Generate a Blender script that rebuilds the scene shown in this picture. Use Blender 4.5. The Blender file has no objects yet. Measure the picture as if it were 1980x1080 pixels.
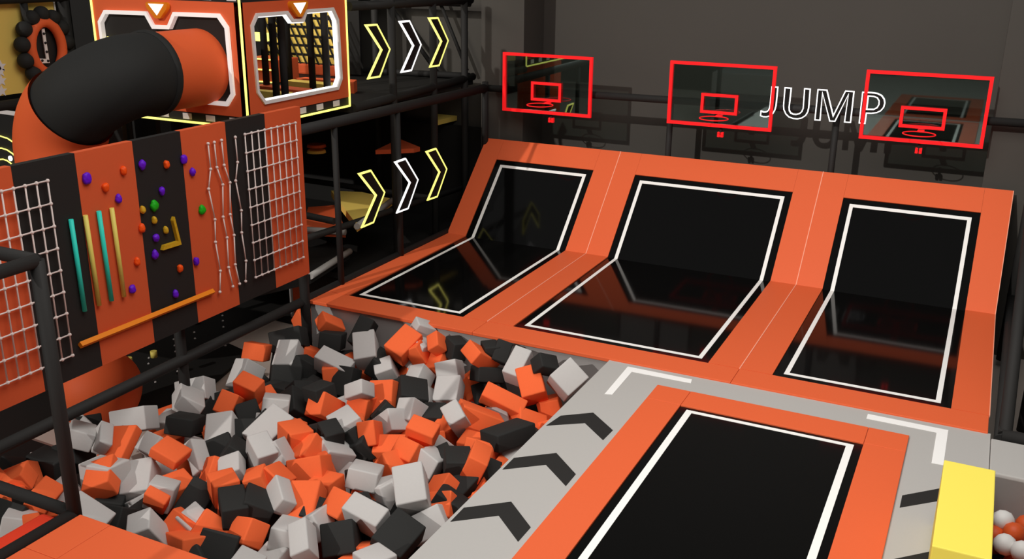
import bpy, bmesh, math, random
from mathutils import Vector, Matrix
C = bpy.context.scene
COL = C.collection
random.seed(4)
# ---------------------------------------------------------------- camera
CX, CY, CZ, YAW, PITCH, ROLL, FPX = 5.347853, -6.760702, 3.036801, 0.4523816, -0.3232689, 0.0110232, 1887.973
FW = Vector((math.sin(-YAW) * math.cos(PITCH), math.cos(YAW) * math.cos(PITCH), math.sin(PITCH)))
r0 = FW.cross(Vector((0, 0, 1))).normalized()
u0 = r0.cross(FW)
RT = r0 * math.cos(ROLL) + u0 * math.sin(ROLL)
UP = -r0 * math.sin(ROLL) + u0 * math.cos(ROLL)
CAM = Vector((CX, CY, CZ))
cam_d = bpy.data.cameras.new('camera')
cam_d.sensor_width = 36
cam_d.lens = FPX / 1980 * 36
cam_d.clip_start = 0.05
cam = bpy.data.objects.new('camera', cam_d)
COL.objects.link(cam)
M = Matrix((RT, UP, -FW)).transposed().to_4x4()
M.translation = CAM
cam.matrix_world = M
C.camera = cam
# ---------------------------------------------------------------- light and exposure
C.view_settings.view_transform = 'Standard'
C.view_settings.look = 'None'
C.view_settings.gamma = 1
C.view_settings.use_curve_mapping = False
C.view_settings.exposure = 0.0
w = bpy.data.worlds.new('world')
C.world = w
w.use_nodes = True
w.node_tree.nodes['Background'].inputs[0].default_value = (1.0, 0.985, 0.96, 1)
w.node_tree.nodes['Background'].inputs[1].default_value = 0.25
sd = bpy.data.lights.new('hall_spotlight', 'SUN')
sd.energy = 1.4
sd.angle = math.radians(0.6)
sd.color = (1.0, 0.96, 0.91)
sun = bpy.data.objects.new('hall_spotlight', sd)
COL.objects.link(sun)
sun.rotation_euler = Vector((0.5, 1.85, -1.0)).to_track_quat('-Z', 'Y').to_euler()
ad = bpy.data.lights.new('ceiling_light', 'AREA')
ad.shape = 'RECTANGLE'
ad.size, ad.size_y = 4, 5
ad.energy = 310
ad.color = (1.0, 0.97, 0.93)
al = bpy.data.objects.new('ceiling_light', ad)
COL.objects.link(al)
al.location = (4.0, -2.5, 6.0)
al.rotation_euler = (math.radians(0), 0, 0)


# ---------------------------------------------------------------- helpers
def at(u, v, ax, val):
    """point of the plane <ax>=val met by a line of sight of the survey"""
    d = FW + RT * ((u - 990) / FPX) - UP * ((v - 540) / FPX)
    i = 'xyz'.index(ax)
    return CAM + d * ((val - CAM[i]) / d[i])


def mat(name, col, rough=0.6, spec=0.5, metal=0.0, emit=None, es=1.0, bump=0.0, bscale=60, var=0.0):
    m = bpy.data.materials.new(name)
    m.use_nodes = True
    nt = m.node_tree
    b = nt.nodes['Principled BSDF']
    b.inputs['Base Color'].default_value = (*col, 1)
    b.inputs['Roughness'].default_value = rough
    b.inputs['Specular IOR Level'].default_value = spec
    b.inputs['Metallic'].default_value = metal
    if emit:
        b.inputs['Emission Color'].default_value = (*emit, 1)
        b.inputs['Emission Strength'].default_value = es
    tc = nt.nodes.new('ShaderNodeTexCoord')
    nz = nt.nodes.new('ShaderNodeTexNoise')
    nz.inputs['Scale'].default_value = bscale
    nz.inputs['Detail'].default_value = 3
    nt.links.new(tc.outputs['Object'], nz.inputs['Vector'])
    if var > 0:
        mx = nt.nodes.new('ShaderNodeMix')
        mx.data_type = 'RGBA'
        mx.inputs[6].default_value = (*[c * (1 - var) for c in col], 1)
        mx.inputs[7].default_value = (*[min(1, c * (1 + var)) for c in col], 1)
        nt.links.new(nz.outputs['Fac'], mx.inputs[0])
        nt.links.new(mx.outputs[2], b.inputs['Base Color'])
    if bump > 0:
        bp = nt.nodes.new('ShaderNodeBump')
        bp.inputs['Strength'].default_value = bump
        bp.inputs['Distance'].default_value = 0.01
        nt.links.new(nz.outputs['Fac'], bp.inputs['Height'])
        nt.links.new(bp.outputs['Normal'], b.inputs['Normal'])
    return m


def glass_mat(name, tint, refl, rough=0.02):
    """smoked pane: part of the light passes tinted, part is mirrored"""
    m = bpy.data.materials.new(name)
    m.use_nodes = True
    nt = m.node_tree
    nt.nodes.clear()
    o = nt.nodes.new('ShaderNodeOutputMaterial')
    t = nt.nodes.new('ShaderNodeBsdfTransparent')
    t.inputs[0].default_value = (*tint, 1)
    g = nt.nodes.new('ShaderNodeBsdfGlossy')
    g.inputs['Color'].default_value = (0.8, 0.95, 0.92, 1)
    g.inputs['Roughness'].default_value = rough
    mx = nt.nodes.new('ShaderNodeMixShader')
    mx.inputs[0].default_value = refl
    nt.links.new(t.outputs[0], mx.inputs[1])
    nt.links.new(g.outputs[0], mx.inputs[2])
    nt.links.new(mx.outputs[0], o.inputs[0])
    return m


MT = {}
MT['orange'] = mat('orange_vinyl', (0.80, 0.135, 0.044), 0.5, 0.25, var=0.02)
MT['orange_wall'] = mat('orange_board', (0.66, 0.105, 0.034), 0.6, 0.2, var=0.02)
MT['orange_pipe'] = mat('orange_plastic', (0.80, 0.125, 0.035), 0.6, 0.2)
MT['orange_foam'] = mat('orange_foam', (0.86, 0.14, 0.040), 0.8, 0.2, bump=0.03, var=0.03)
MT['grey_foam'] = mat('grey_foam', (0.52, 0.50, 0.485), 0.8, 0.2, bump=0.03, var=0.03)
MT['black_foam'] = mat('black_foam', (0.021, 0.021, 0.020), 0.8, 0.25, bump=0.03, var=0.05)
MT['grey'] = mat('grey_vinyl', (0.46, 0.445, 0.425), 0.6, 0.25, var=0.02)
MT['fascia'] = mat('grey_fascia', (0.33, 0.315, 0.305), 0.6, 0.25, var=0.02)
MT['bed'] = mat('jump_bed', (0.0035, 0.0035, 0.0035), 0.07, 0.14)
MT['bed_rim'] = mat('bed_rim', (0.0035, 0.0035, 0.0035), 0.3, 0.3)
MT['line'] = mat('white_line', (0.97, 0.96, 0.93), 0.5, 0.2)
MT['mark'] = mat('white_marking', (0.95, 0.94, 0.92), 0.5, 0.2)
MT['trim_glow'] = mat('white_trim_added_glow', (0.85, 0.82, 0.80), 0.5, 0.2, emit=(1.0, 0.93, 0.88), es=0.35)  # plain white trim; emission added to stand in for strong light on it
MT['piping'] = mat('pink_piping', (1.0, 0.42, 0.28), 0.5, 0.2)
MT['arrow'] = mat('arrow_black', (0.023, 0.022, 0.021), 0.7, 0.2)
MT['white'] = mat('white_paint', (0.80, 0.76, 0.74), 0.5, 0.3)
MT['black'] = mat('black_board', (0.018, 0.017, 0.016), 0.6, 0.25)
MT['pipe'] = mat('black_pipe_pad', (0.020, 0.019, 0.018), 0.7, 0.25)
MT['tube_black'] = mat('black_plastic', (0.021, 0.021, 0.020), 0.75, 0.2)
MT['mat_black'] = mat('black_mat', (0.014, 0.013, 0.012), 0.7, 0.2)
MT['wall'] = mat('dark_wall', (0.072, 0.066, 0.058), 0.45, 0.2, var=0.05, bscale=1.5)
MT['wall_dark'] = mat('black_wall', (0.012, 0.011, 0.010), 0.8, 0.1)
MT['beige'] = mat('beige_floor', (0.58, 0.50, 0.44), 0.7, 0.2, var=0.04, bscale=4)
MT['rope'] = mat('rope', (0.80, 0.68, 0.64), 0.8, 0.1)
MT['neon'] = mat('neon_yellow', (0.9, 0.85, 0.2), 0.5, 0.2, emit=(1.0, 0.93, 0.20), es=1.25)
MT['neon_w'] = mat('neon_white', (0.9, 0.9, 0.9), 0.5, 0.2, emit=(1.0, 1.0, 1.0), es=1.15)
MT['red'] = mat('neon_red', (0.7, 0.01, 0.012), 0.5, 0.2, emit=(0.80, 0.010, 0.012), es=0.70)
MT['fill'] = mat('sign_face', (0.010, 0.009, 0.008), 0.6, 0.2)
MT['yellow'] = mat('yellow_vinyl', (0.95, 0.80, 0.12), 0.5, 0.25)
MT['yellow_board'] = mat('yellow_board', (0.85, 0.60, 0.14), 0.6, 0.2)
MT['gold'] = mat('gold_board', (0.95, 0.68, 0.15), 0.6, 0.2)
MT['purple'] = mat('purple_hold', (0.13, 0.004, 0.62), 0.5, 0.3, bump=0.6, bscale=40)
MT['o_hold'] = mat('orange_hold', (0.95, 0.09, 0.004), 0.5, 0.3, bump=0.6, bscale=40)
MT['green'] = mat('green_hold', (0.012, 0.42, 0.008), 0.5, 0.3, bump=0.6, bscale=40)
MT['y_hold'] = mat('yellow_hold', (0.62, 0.36, 0.015), 0.5, 0.3, bump=0.6, bscale=40)
MT['teal'] = mat('teal_bar', (0.03, 0.72, 0.58), 0.5, 0.3)
MT['y_bar'] = mat('yellow_bar', (0.80, 0.66, 0.14), 0.5, 0.3)
MT['amber'] = mat('amber', (0.85, 0.24, 0.006), 0.5, 0.3)
MT['nose'] = mat('grey_nosing', (0.42, 0.40, 0.38), 0.5, 0.3)
MT['ball_w'] = mat('white_ball', (0.82, 0.80, 0.77), 0.5, 0.3)
MT['ball_o'] = mat('orange_ball', (0.70, 0.10, 0.02), 0.5, 0.3)
MT['red_pad'] = mat('red_pad', (0.75, 0.05, 0.02), 0.5, 0.3)
MT['glass'] = glass_mat('smoked_glass', (0.52, 0.60, 0.57), 0.16)


def tag(o, label=None, cat=None, group=None, kind=None):
    if label: o['label'] = label
    if cat: o['category'] = cat
    if group: o['group'] = group
    if kind: o['kind'] = kind
    return o


def empty(name, loc, label, cat, group=None):
    o = bpy.data.objects.new(name, None)
    o.empty_display_size = 0.1
    COL.objects.link(o)
    o.location = loc
    return tag(o, label, cat, group)


def link(name, me, m=None, parent=None):
    o = bpy.data.objects.new(name, me)
    COL.objects.link(o)
    if m is not None:
        me.materials.clear()
        me.materials.append(MT[m])
    if parent is not None:
        # meshes are modelled in world space; keep them there under the empty
        o.parent = parent
        mw = Matrix.Translation(parent.location)
        o.matrix_parent_inverse = mw.inverted()
    return o


def mk(bm, name, m, parent=None, smooth=False):
    bmesh.ops.recalc_face_normals(bm, faces=bm.faces)
    me = bpy.data.meshes.new(name)
    bm.to_mesh(me)
    bm.free()
    if smooth:
        for p in me.polygons: p.use_smooth = True
    return link(name, me, m, parent)


def box(bm, x0, x1, y0, y1, z0, z1, bev=0.0):
    r = bmesh.ops.create_cube(bm, size=1)
    vs = r['verts']
    for v in vs:
        v.co = Vector((x0 + (v.co.x + .5) * (x1 - x0), y0 + (v.co.y + .5) * (y1 - y0), z0 + (v.co.z + .5) * (z1 - z0)))
    if bev > 0:
        es = list({e for v in vs for e in v.link_edges})
        bmesh.ops.bevel(bm, geom=es, offset=bev, segments=2, affect='EDGES', profile=0.6)
    return bm


def tube(bm, pts, rad, seg=12, closed=False, caps=True):
    """round bar along a polyline"""
    pts = [Vector(p) for p in pts]
    n = len(pts)
    rings = []
    nrm = None
    for i, p in enumerate(pts):
        if closed:
            t = (pts[(i + 1) % n] - pts[i - 1]).normalized()
        else:
            t = (pts[min(i + 1, n - 1)] - pts[max(i - 1, 0)]).normalized()
        if nrm is None:
            a = Vector((0, 0, 1)) if abs(t.z) < 0.9 else Vector((1, 0, 0))
            nrm = (a - t * a.dot(t)).normalized()
        else:
            nrm = (nrm - t * nrm.dot(t)).normalized()
        bn = t.cross(nrm)
        k = 1.0
        if 0 < i < n - 1 or closed:
            a = (pts[i] - pts[i - 1]).normalized()
            b = (pts[(i + 1) % n] - pts[i]).normalized()
            k = 1 / max(0.5, math.sqrt((1 + a.dot(b)) / 2)) if n < 6 else 1.0
        rr = rad if not callable(rad) else rad(i)
        rings.append([bm.verts.new(p + (nrm * math.cos(2 * math.pi * j / seg) + bn * math.sin(2 * math.pi * j / seg)) * rr * k) for j in range(seg)])
    m = n if closed else n - 1
    for i in range(m):
        a, b = rings[i], rings[(i + 1) % n]
        for j in range(seg):
            bm.faces.new((a[j], a[(j + 1) % seg], b[(j + 1) % seg], b[j]))
    if caps and not closed:
        bm.faces.new(rings[0][::-1])
        bm.faces.new(rings[-1])
    return bm


def bar(name, a, b, r, m, parent=None, seg=14):
    bm = bmesh.new()
    tube(bm, [a, b], r, seg)
    o = mk(bm, name, m, parent)
    for p in o.data.polygons: p.use_smooth = len(p.vertices) == 4
    return o


def prism(bm, pts, d):
    """solid whose face is the 3D polygon pts, swept by vector d"""
    d = Vector(d)
    a = [bm.verts.new(p) for p in pts]
    b = [bm.verts.new(Vector(p) + d) for p in pts]
    n = len(a)
    bm.faces.new(a)
    bm.faces.new(b[::-1])
    for i in range(n):
        bm.faces.new((a[i], a[(i + 1) % n], b[(i + 1) % n], b[i]))
    return bm


def sheet(name, outer, holes, fr, thick, m, parent=None):
    """flat board with openings: 2D outlines in frame fr=(origin, ex, ey); thickness goes along ex x ey"""
    cu = bpy.data.curves.new(name + '_c', 'CURVE')
    cu.dimensions = '2D'
    cu.fill_mode = 'BOTH'
    cu.extrude = thick / 2
    for poly in [outer] + holes:
        sp = cu.splines.new('POLY')
        sp.points.add(len(poly) - 1)
        for q, (x, y) in zip(sp.points, poly): q.co = (x, y, 0, 1)
        sp.use_cyclic_u = True
    t = bpy.data.objects.new('t', cu)
    COL.objects.link(t)
    me = bpy.data.meshes.new_from_object(t)
    bpy.data.objects.remove(t)
    bpy.data.curves.remove(cu)
    o0, ex, ey = [Vector(q) for q in fr]
    ez = ex.cross(ey)
    for v in me.vertices: v.co = o0 + ex * v.co.x + ey * v.co.y + ez * v.co.z
    me.name = name
    return link(name, me, m, parent)


def inset(poly, w):
    """shrink a 2D outline by w with mitred corners"""
    n = len(poly)
    ar = sum(poly[i][0] * poly[(i + 1) % n][1] - poly[(i + 1) % n][0] * poly[i][1] for i in range(n))
    s = 1 if ar > 0 else -1
    out = []
    for i in range(n):
        p0, p, p1 = Vector(poly[i - 1]), Vector(poly[i]), Vector(poly[(i + 1) % n])
        a = (p - p0).normalized()
        b = (p1 - p).normalized()
        na, nb = Vector((-a.y, a.x)) * s, Vector((-b.y, b.x)) * s
        k = (na + nb)
        k = k / max(0.25, k.length_squared) * 2
        q = p + k * w
        out.append((q.x, q.y))
    return out


def outline_sign(name, poly, holes, fr, w, label, cat, group, m, loc):
    """lettering or arrow: dark face framed by a lit outline"""
    t = empty(name, loc, label, cat, group)
    o0, ex, ey = [Vector(q) for q in fr]
    ez = ex.cross(ey)
    sheet('face', inset(poly, w * 0.5), [inset(h, -w * 0.5) for h in holes], fr, 0.008, 'fill', t)
    fr2 = (o0, ex, ey)
    sheet('lit_outline', poly, [inset(poly, w)], fr2, 0.016, m, t)
    for h in holes:
        sheet('lit_outline', inset(h, -w), [h], fr2, 0.016, m, t)
    return t


def uv(poly3, fr):
    o0, ex, ey = [Vector(q) for q in fr]
    return [((Vector(p) - o0).dot(ex), (Vector(p) - o0).dot(ey)) for p in poly3]

# ---------------------------------------------------------------- setting
def slab(name, x0, x1, y0, y1, z0, z1, m, kind='structure'):
    bm = bmesh.new()
    box(bm, x0, x1, y0, y1, z0, z1)
    return tag(mk(bm, name, m), kind=kind)


slab('floor', -7, 9, -15, 5, -0.86, -0.78, 'beige')
# raised walking deck and platform under the wall trampolines (one built-in body each)
slab('floor', 2.932, 5.672, -15, 0.0, -0.78, -0.014, 'grey')
slab('floor', 0.0, 5.656, 0.012, 4.15, -0.78, -0.032, 'fascia')
slab('floor', 1.03, 2.932, -15, -3.52, -0.78, -0.034, 'grey')
slab('wall_back', -7, 9, 4.15, 4.35, -0.86, 6.5, 'wall')
slab('wall_left', -7.2, -7, -15, 4.35, -0.86, 4.5, 'wall_dark')
slab('wall_right', 9, 9.2, -15, 4.35, -0.86, 4.5, 'wall_dark')
slab('wall_front', -7, 9, -15.2, -15, -0.86, 4.0, 'wall')
slab('trim', -0.12, 0.43, 3.6, 4.15, -0.86, 6.5, 'wall')
slab('trim', 5.38, 6.4, 3.62, 4.15, -0.86, 6.5, 'wall')

# ---------------------------------------------------------------- wall trampolines
YF, YT, ZT, YB3, ZB3, YL = 2.5431, 3.5018, 0.9347, 3.3011, 0.7359, 0.2715
SL = math.hypot(YT - YF, ZT)
SA = math.atan2(ZT, YT - YF)
LANES = [(0.0, 1.6996, 0.2385, 1.4593), (1.6996, 3.8996, 1.9466, 3.6512), (3.8996, 5.6559, 4.1496, 5.4099)]


def prof(s, h=0.0):
    """s runs up the lane from the fold, h is the height above the vinyl"""
    if s < 0:
        return (YF + s, h)
    if s == 0:
        return (YF - h * math.tan(SA / 2), h)
    return (YF + s * math.cos(SA) - h * math.sin(SA), s * math.sin(SA) + h * math.cos(SA))


def strip(bm, x0, x1, ss, h0, h1, bevel=0.0):
    """band across x0..x1 following the lane profile"""
    top = [prof(s, h1) for s in ss]
    bot = [prof(s, h0) for s in ss]
    vt = [[bm.verts.new((x, y, z)) for (y, z) in top] for x in (x0, x1)]
    vb = [[bm.verts.new((x, y, z)) for (y, z) in bot] for x in (x0, x1)]
    n = len(ss)
    for i in range(n - 1):
        bm.faces.new((vt[0][i], vt[1][i], vt[1][i + 1], vt[0][i + 1]))
        bm.faces.new((vb[0][i], vb[0][i + 1], vb[1][i + 1], vb[1][i]))
        for k in (0, 1):
            bm.faces.new((vt[k][i], vt[k][i + 1], vb[k][i + 1], vb[k][i]))
    for i in (0, n - 1):
        bm.faces.new((vt[0][i], vt[1][i], vb[1][i], vb[0][i]))
    return bm


LN = ['left', 'middle', 'right']
S0, S1 = YL - YF, math.hypot(YB3 - YF, ZB3)
for i, (x0, x1, b0, b1) in enumerate(LANES):
    t = empty('wall_trampoline', ((x0 + x1) / 2, 1.5, -0.03),
              ['trampoline lane folding up the wall, leftmost of the three, under the first backboard',
               'widest trampoline lane folding up the wall, middle of the three',
               'trampoline lane folding up the wall, rightmost of the three, beside the black side frame'][i],
              'trampoline', 'trampoline lanes running up to the back wall')
    g = 0.0012
    bm = bmesh.new(); strip(bm, x0 + g, b0, [S0 + .001, 0, SL], -0.030, 0.0)
    mk(bm, 'side_pad', 'orange', t)
    bm = bmesh.new(); strip(bm, b1, x1 - g, [S0 + .001, 0, SL], -0.030, 0.0)
    mk(bm, 'side_pad', 'orange', t)
    bm = bmesh.new(); strip(bm, b0 + g, b1 - g, [S1, SL], -0.030, 0.0)
    mk(bm, 'top_pad', 'orange', t)
    bm = bmesh.new()
    box(bm, x0 + (g if i else -0.0), x1 - g, -0.012, YL - g, -0.032, -0.001, 0.004)
    mk(bm, 'front_pad', 'orange', t)
    bm = bmesh.new(); strip(bm, b0 + .001, b1 - .001, [S0 + .001, 0, S1], -0.030, -0.010)
    mk(bm, 'jump_bed', 'bed', t)
    # white boundary line on the bed
    dx, dy, lw = 0.072, 0.068, 0.036
    bm = bmesh.new()
    a0, a1 = b0 + dx, b1 - dx
    f0, f1 = S0 + 0.075, S1 - 0.062
    strip(bm, a0, a0 + lw, [f0, 0, f1], -0.0098, -0.008)
    strip(bm, a1 - lw, a1, [f0, 0, f1], -0.0098, -0.008)
    strip(bm, a0 + lw, a1 - lw, [f0, f0 + lw * 1.1], -0.0098, -0.008)
    strip(bm, a0 + lw, a1 - lw, [f1 - lw, f1], -0.0098, -0.008)
    mk(bm, 'boundary_line', 'line', t)
    if i:
        bm = bmesh.new(); strip(bm, x0 - .004, x0 + .004, [S0, 0, SL], -0.006, 0.0035)
        mk(bm, 'piping', 'piping', t)
    if i == 2:
        bm = bmesh.new(); strip(bm, x1 - .001, x1 + .005, [S0, 0, SL], -0.02, 0.0015)
        mk(bm, 'piping', 'piping', t)
    # padded backing under the slope
    bm = bmesh.new()
    pts = [(x0, YF, -.032), (x0, YT, ZT - .034), (x0, YT, -.032)]
    prism(bm, [Vector(p) + Vector((.001, 0.03, 0)) for p in pts], (x1 - x0 - .002, 0, 0))
    mk(bm, 'backing', 'mat_black', t)

# ---------------------------------------------------------------- floor trampolines
for k, y1 in enumerate((-0.3155, -3.95, -7.6)):
    y0 = y1 - 3.4
    t = empty('floor_trampoline', (4.3, y1 - 1.7, -0.014),
              ['rectangular trampoline with orange pads set in the grey deck, ahead of the foam pit arrows',
               'second rectangular trampoline in the grey deck, seen only in the backboards',
               'third rectangular trampoline in the grey deck, farthest from the back wall'][k], 'trampoline',
              'rectangular trampolines in the grey deck')
    X0, X1, B0, B1, W = 3.4281, 5.1823, 3.6816, 4.9234, 0.2553
    for a, b, c, d, nm in ((X0, B0, y0, y1 - W - .001, 'side_pad'), (B1, X1, y0, y1 - W - .001, 'side_pad'), (B0 + .001, B1 - .001, y1 - W, y1, 'end_pad'),
                           (X0, B0 - .001, y1 - W, y1, 'corner_pad'), (B1 + .001, X1, y1 - W, y1, 'corner_pad'), (B0 + .001, B1 - .001, y0, y0 + W, 'end_pad')):
        bm = bmesh.new(); box(bm, a, b, c, d, -0.014, 0.004, 0.004)
        mk(bm, nm, 'orange', t)
    bm = bmesh.new(); box(bm, B0, B1, y0 + W, y1 - W, -0.013, -0.008)
    mk(bm, 'jump_bed', 'bed', t)
    bm = bmesh.new()
    a0, a1, c0, c1, lw = B0 + .055, B1 - .055, y0 + W + .08, y1 - W - .035, 0.046
    box(bm, a0, a0 + lw, c0, c1, -.008, -.006); box(bm, a1 - lw, a1, c0, c1, -.008, -.006)
    box(bm, a0 + lw, a1 - lw, c0, c0 + lw, -.008, -.006); box(bm, a0 + lw, a1 - lw, c1 - lw * .8, c1, -.008, -.006)
    mk(bm, 'boundary_line', 'line', t)

# orange landing pads in front of the foam pit
for k, (a, b) in enumerate(((1.065, 1.30), (1.302, 2.93))):
    bm = bmesh.new(); box(bm, a, b, -3.86 if k == 0 else -4.4, -3.50, -0.034, 0.0, 0.004)
    tag(mk(bm, 'floor_pad', 'orange'), ['small orange floor pad at the foot of the black corner post', 'long orange floor pad along the near edge of the foam pit'][k], 'floor pad', 'orange pads by the foam pit')
bm = bmesh.new(); box(bm, 1.065, 1.30, -4.4, -3.862, -0.034, 0.0, 0.004)
tag(mk(bm, 'floor_pad', 'orange'), 'orange floor pad at the very bottom left corner, behind a thin seam', 'floor pad', 'orange pads by the foam pit')
bm = bmesh.new(); box(bm, 0.83, 0.97, -4.6, -3.56, -0.16, -0.02, 0.02)
tag(mk(bm, 'edge_pad', 'red_pad'), 'red padded strip beside the bottom rail in the near left corner', 'edge pad')

# ---------------------------------------------------------------- marks on the deck
def floor_mark(name, px, label, cat, group, m):
    bm = bmesh.new()
    prism(bm, [at(u, v, 'z', -0.0115) for u, v in px], (0, 0, -0.0022))
    return tag(mk(bm, name, m), label, cat, group)


def c8(l, ox, oy, s): return [(ox + x / s, oy + y / s) for x, y in l]


AR = [[(1056, 822), (1084, 803), (1147, 797), (1185, 831), (1166, 850), (1131, 817)],
      c8([(893, 412), (978, 326), (1295, 289), (1440, 447), (1366, 535), (1217, 376)], 740, 800, 3.8575),
      c8([(505, 800), (605, 697), (958, 652), (1104, 843), (1010, 950), (865, 755)], 740, 800, 3.8575)]
for p, l in zip(AR, ('farthest', 'middle one', 'nearest')):
    floor_mark('floor_arrow', p, 'black arrow on the grey walkway beside the foam pit, %s of the three' % l, 'floor arrow', 'black arrows beside the foam pit', 'arrow')
# arrows on the other side of the trampoline run half under the yellow block
for k, (y, nm) in enumerate(((-0.985, 'farther'), (-1.72, 'nearer'))):
    p = [Vector((5.215, y - .14, -.0115)), Vector((5.415, y + .055, -.0115)), Vector((5.60, y - .14, -.0115)), Vector((5.60, y - .29, -.0115)), Vector((5.415, y - .105, -.0115)), Vector((5.215, y - .29, -.0115))]
    bm = bmesh.new(); prism(bm, p, (0, 0, -.0022))
    tag(mk(bm, 'floor_arrow', 'arrow'), 'black arrow on the grey deck running under the yellow block, %s one' % nm, 'floor arrow', 'black arrows under the yellow block')
floor_mark('corner_mark', [(1169, 761), (1214, 708), (1338, 733), (1336, 740), (1222, 718), (1184, 762)], 'white corner bracket painted on the deck at the foam pit side', 'floor mark', 'white corner brackets', 'mark')
floor_mark('corner_mark', c8([(303, 217), (312, 189), (806, 289), (776, 503), (703, 490), (734, 303)], 1580, 740, 3.1775), 'white corner bracket painted on the deck next to the yellow block', 'floor mark', 'white corner brackets', 'mark')

# ---------------------------------------------------------------- yellow block and ball pit
bm = bmesh.new(); box(bm, 5.404, 5.662, -2.305, -1.378, -0.012, 0.40, 0.006)
tag(mk(bm, 'foam_bench', 'yellow'), 'tall yellow padded block at the edge of the deck beside the ball pit', 'padded block')
t = empty('ball_pit', (6.3, -1.2, -0.78), 'grey and black walled ball pit at the right edge', 'ball pit')
bm = bmesh.new(); box(bm, 5.676, 7.2, -0.60, -0.10, -0.78, 0.0, 0.008); mk(bm, 'back_ledge', 'grey', t)
bm = bmesh.new(); box(bm, 5.676, 7.2, -2.35, -2.14, -0.78, 0.0, 0.006); mk(bm, 'front_wall', 'black', t)
bm = bmesh.new(); box(bm, 6.95, 7.2, -2.14, -0.60, -0.78, 0.0, 0.006); mk(bm, 'side_wall', 'grey', t)
bm = bmesh.new(); box(bm, 5.676, 6.95, -2.14, -0.60, -0.78, -0.50); mk(bm, 'pit_base', 'mat_black', t)
BALLS = [  # colour, picture survey of the visible balls
    ('w', 1961, 947), ('w', 1922, 966), ('o', 1945, 956), ('o', 1961, 980), ('o', 1944, 994), ('w', 1940, 1006), ('w', 1975, 993), ('o', 1961, 1030), ('w', 1943, 1052), ('w', 1977, 1066), ('o', 1985, 1015), ('w', 1990, 1040), ('o', 1925, 1035)]
bmq = bmesh.new()
bmesh.ops.create_icosphere(bmq, subdivisions=2, radius=0.066)
bme = bpy.data.meshes.new('pit_ball'); bmq.to_mesh(bme); bmq.free()
for p in bme.polygons: p.use_smooth = True
bmes = {}
for k in 'wo':
    bmes[k] = bme.copy(); bmes[k].materials.append(MT['ball_' + k])
rb = random.Random(3)
placed = []
for n, (k, u, v) in enumerate(BALLS):
    z = [-.18, -.24, -.26, -.25, -.24, -.20, -.26, -.22, -.24, -.22, -.24, -.26, -.28][n]
    placed.append((k, at(u, v, 'z', z)))
for iy in range(14):
    for ix in range(10):
        p = Vector((5.76 + ix * .112 + (iy % 2) * .05, -2.06 + iy * .106, -0.345 - rb.random() * .04))
        if p.x < 6.88 and all((p - q[1]).length > .115 for q in placed) and at(1990, 1000, 'z', -.3).x + .5 > p.x:
            placed.append((rb.choice('woo'), p))
BL = {}
rows = []
for k, p in placed:
    if p.y > -0.66: continue
    rows.append((k, p))
for k, cn in (('w', 'white'), ('o', 'orange')):
    ls = [p for kk, p in rows if kk == k]
    ls.sort(key=lambda p: (round(-p.y / .2), p.x))
    for j, p in enumerate(ls):
        o = bpy.data.objects.new('pit_ball', bmes[k]); COL.objects.link(o); o.location = p
        o.rotation_euler = (rb.random() * 3, rb.random() * 3, 0)
        row = 'near the back ledge' if p.y > -1.0 else 'mid pit' if p.y > -1.6 else 'near the front wall'
        side = 'yellow block side' if p.x < 6.0 else 'right of that' if p.x < 6.3 else 'far right side'
        hi = 'on top' if p.z > -.3 else 'low down'
        BL.setdefault('%s ball %s, %s, %s' % (cn, hi, row, side), []).append(o)
for L, os_ in BL.items():
    os_.sort(key=lambda o: o.location.x)
    for k, o in enumerate(os_):
        sfx = '' if len(os_) == 1 else [', leftmost', ', second from left', ', third from left', ', fourth from left', ', fifth from left', ', sixth from left', ', seventh from left'][k] if k < 7 else ', rightmost'
        tag(o, L + sfx, 'ball', 'balls in the ball pit')

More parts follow.
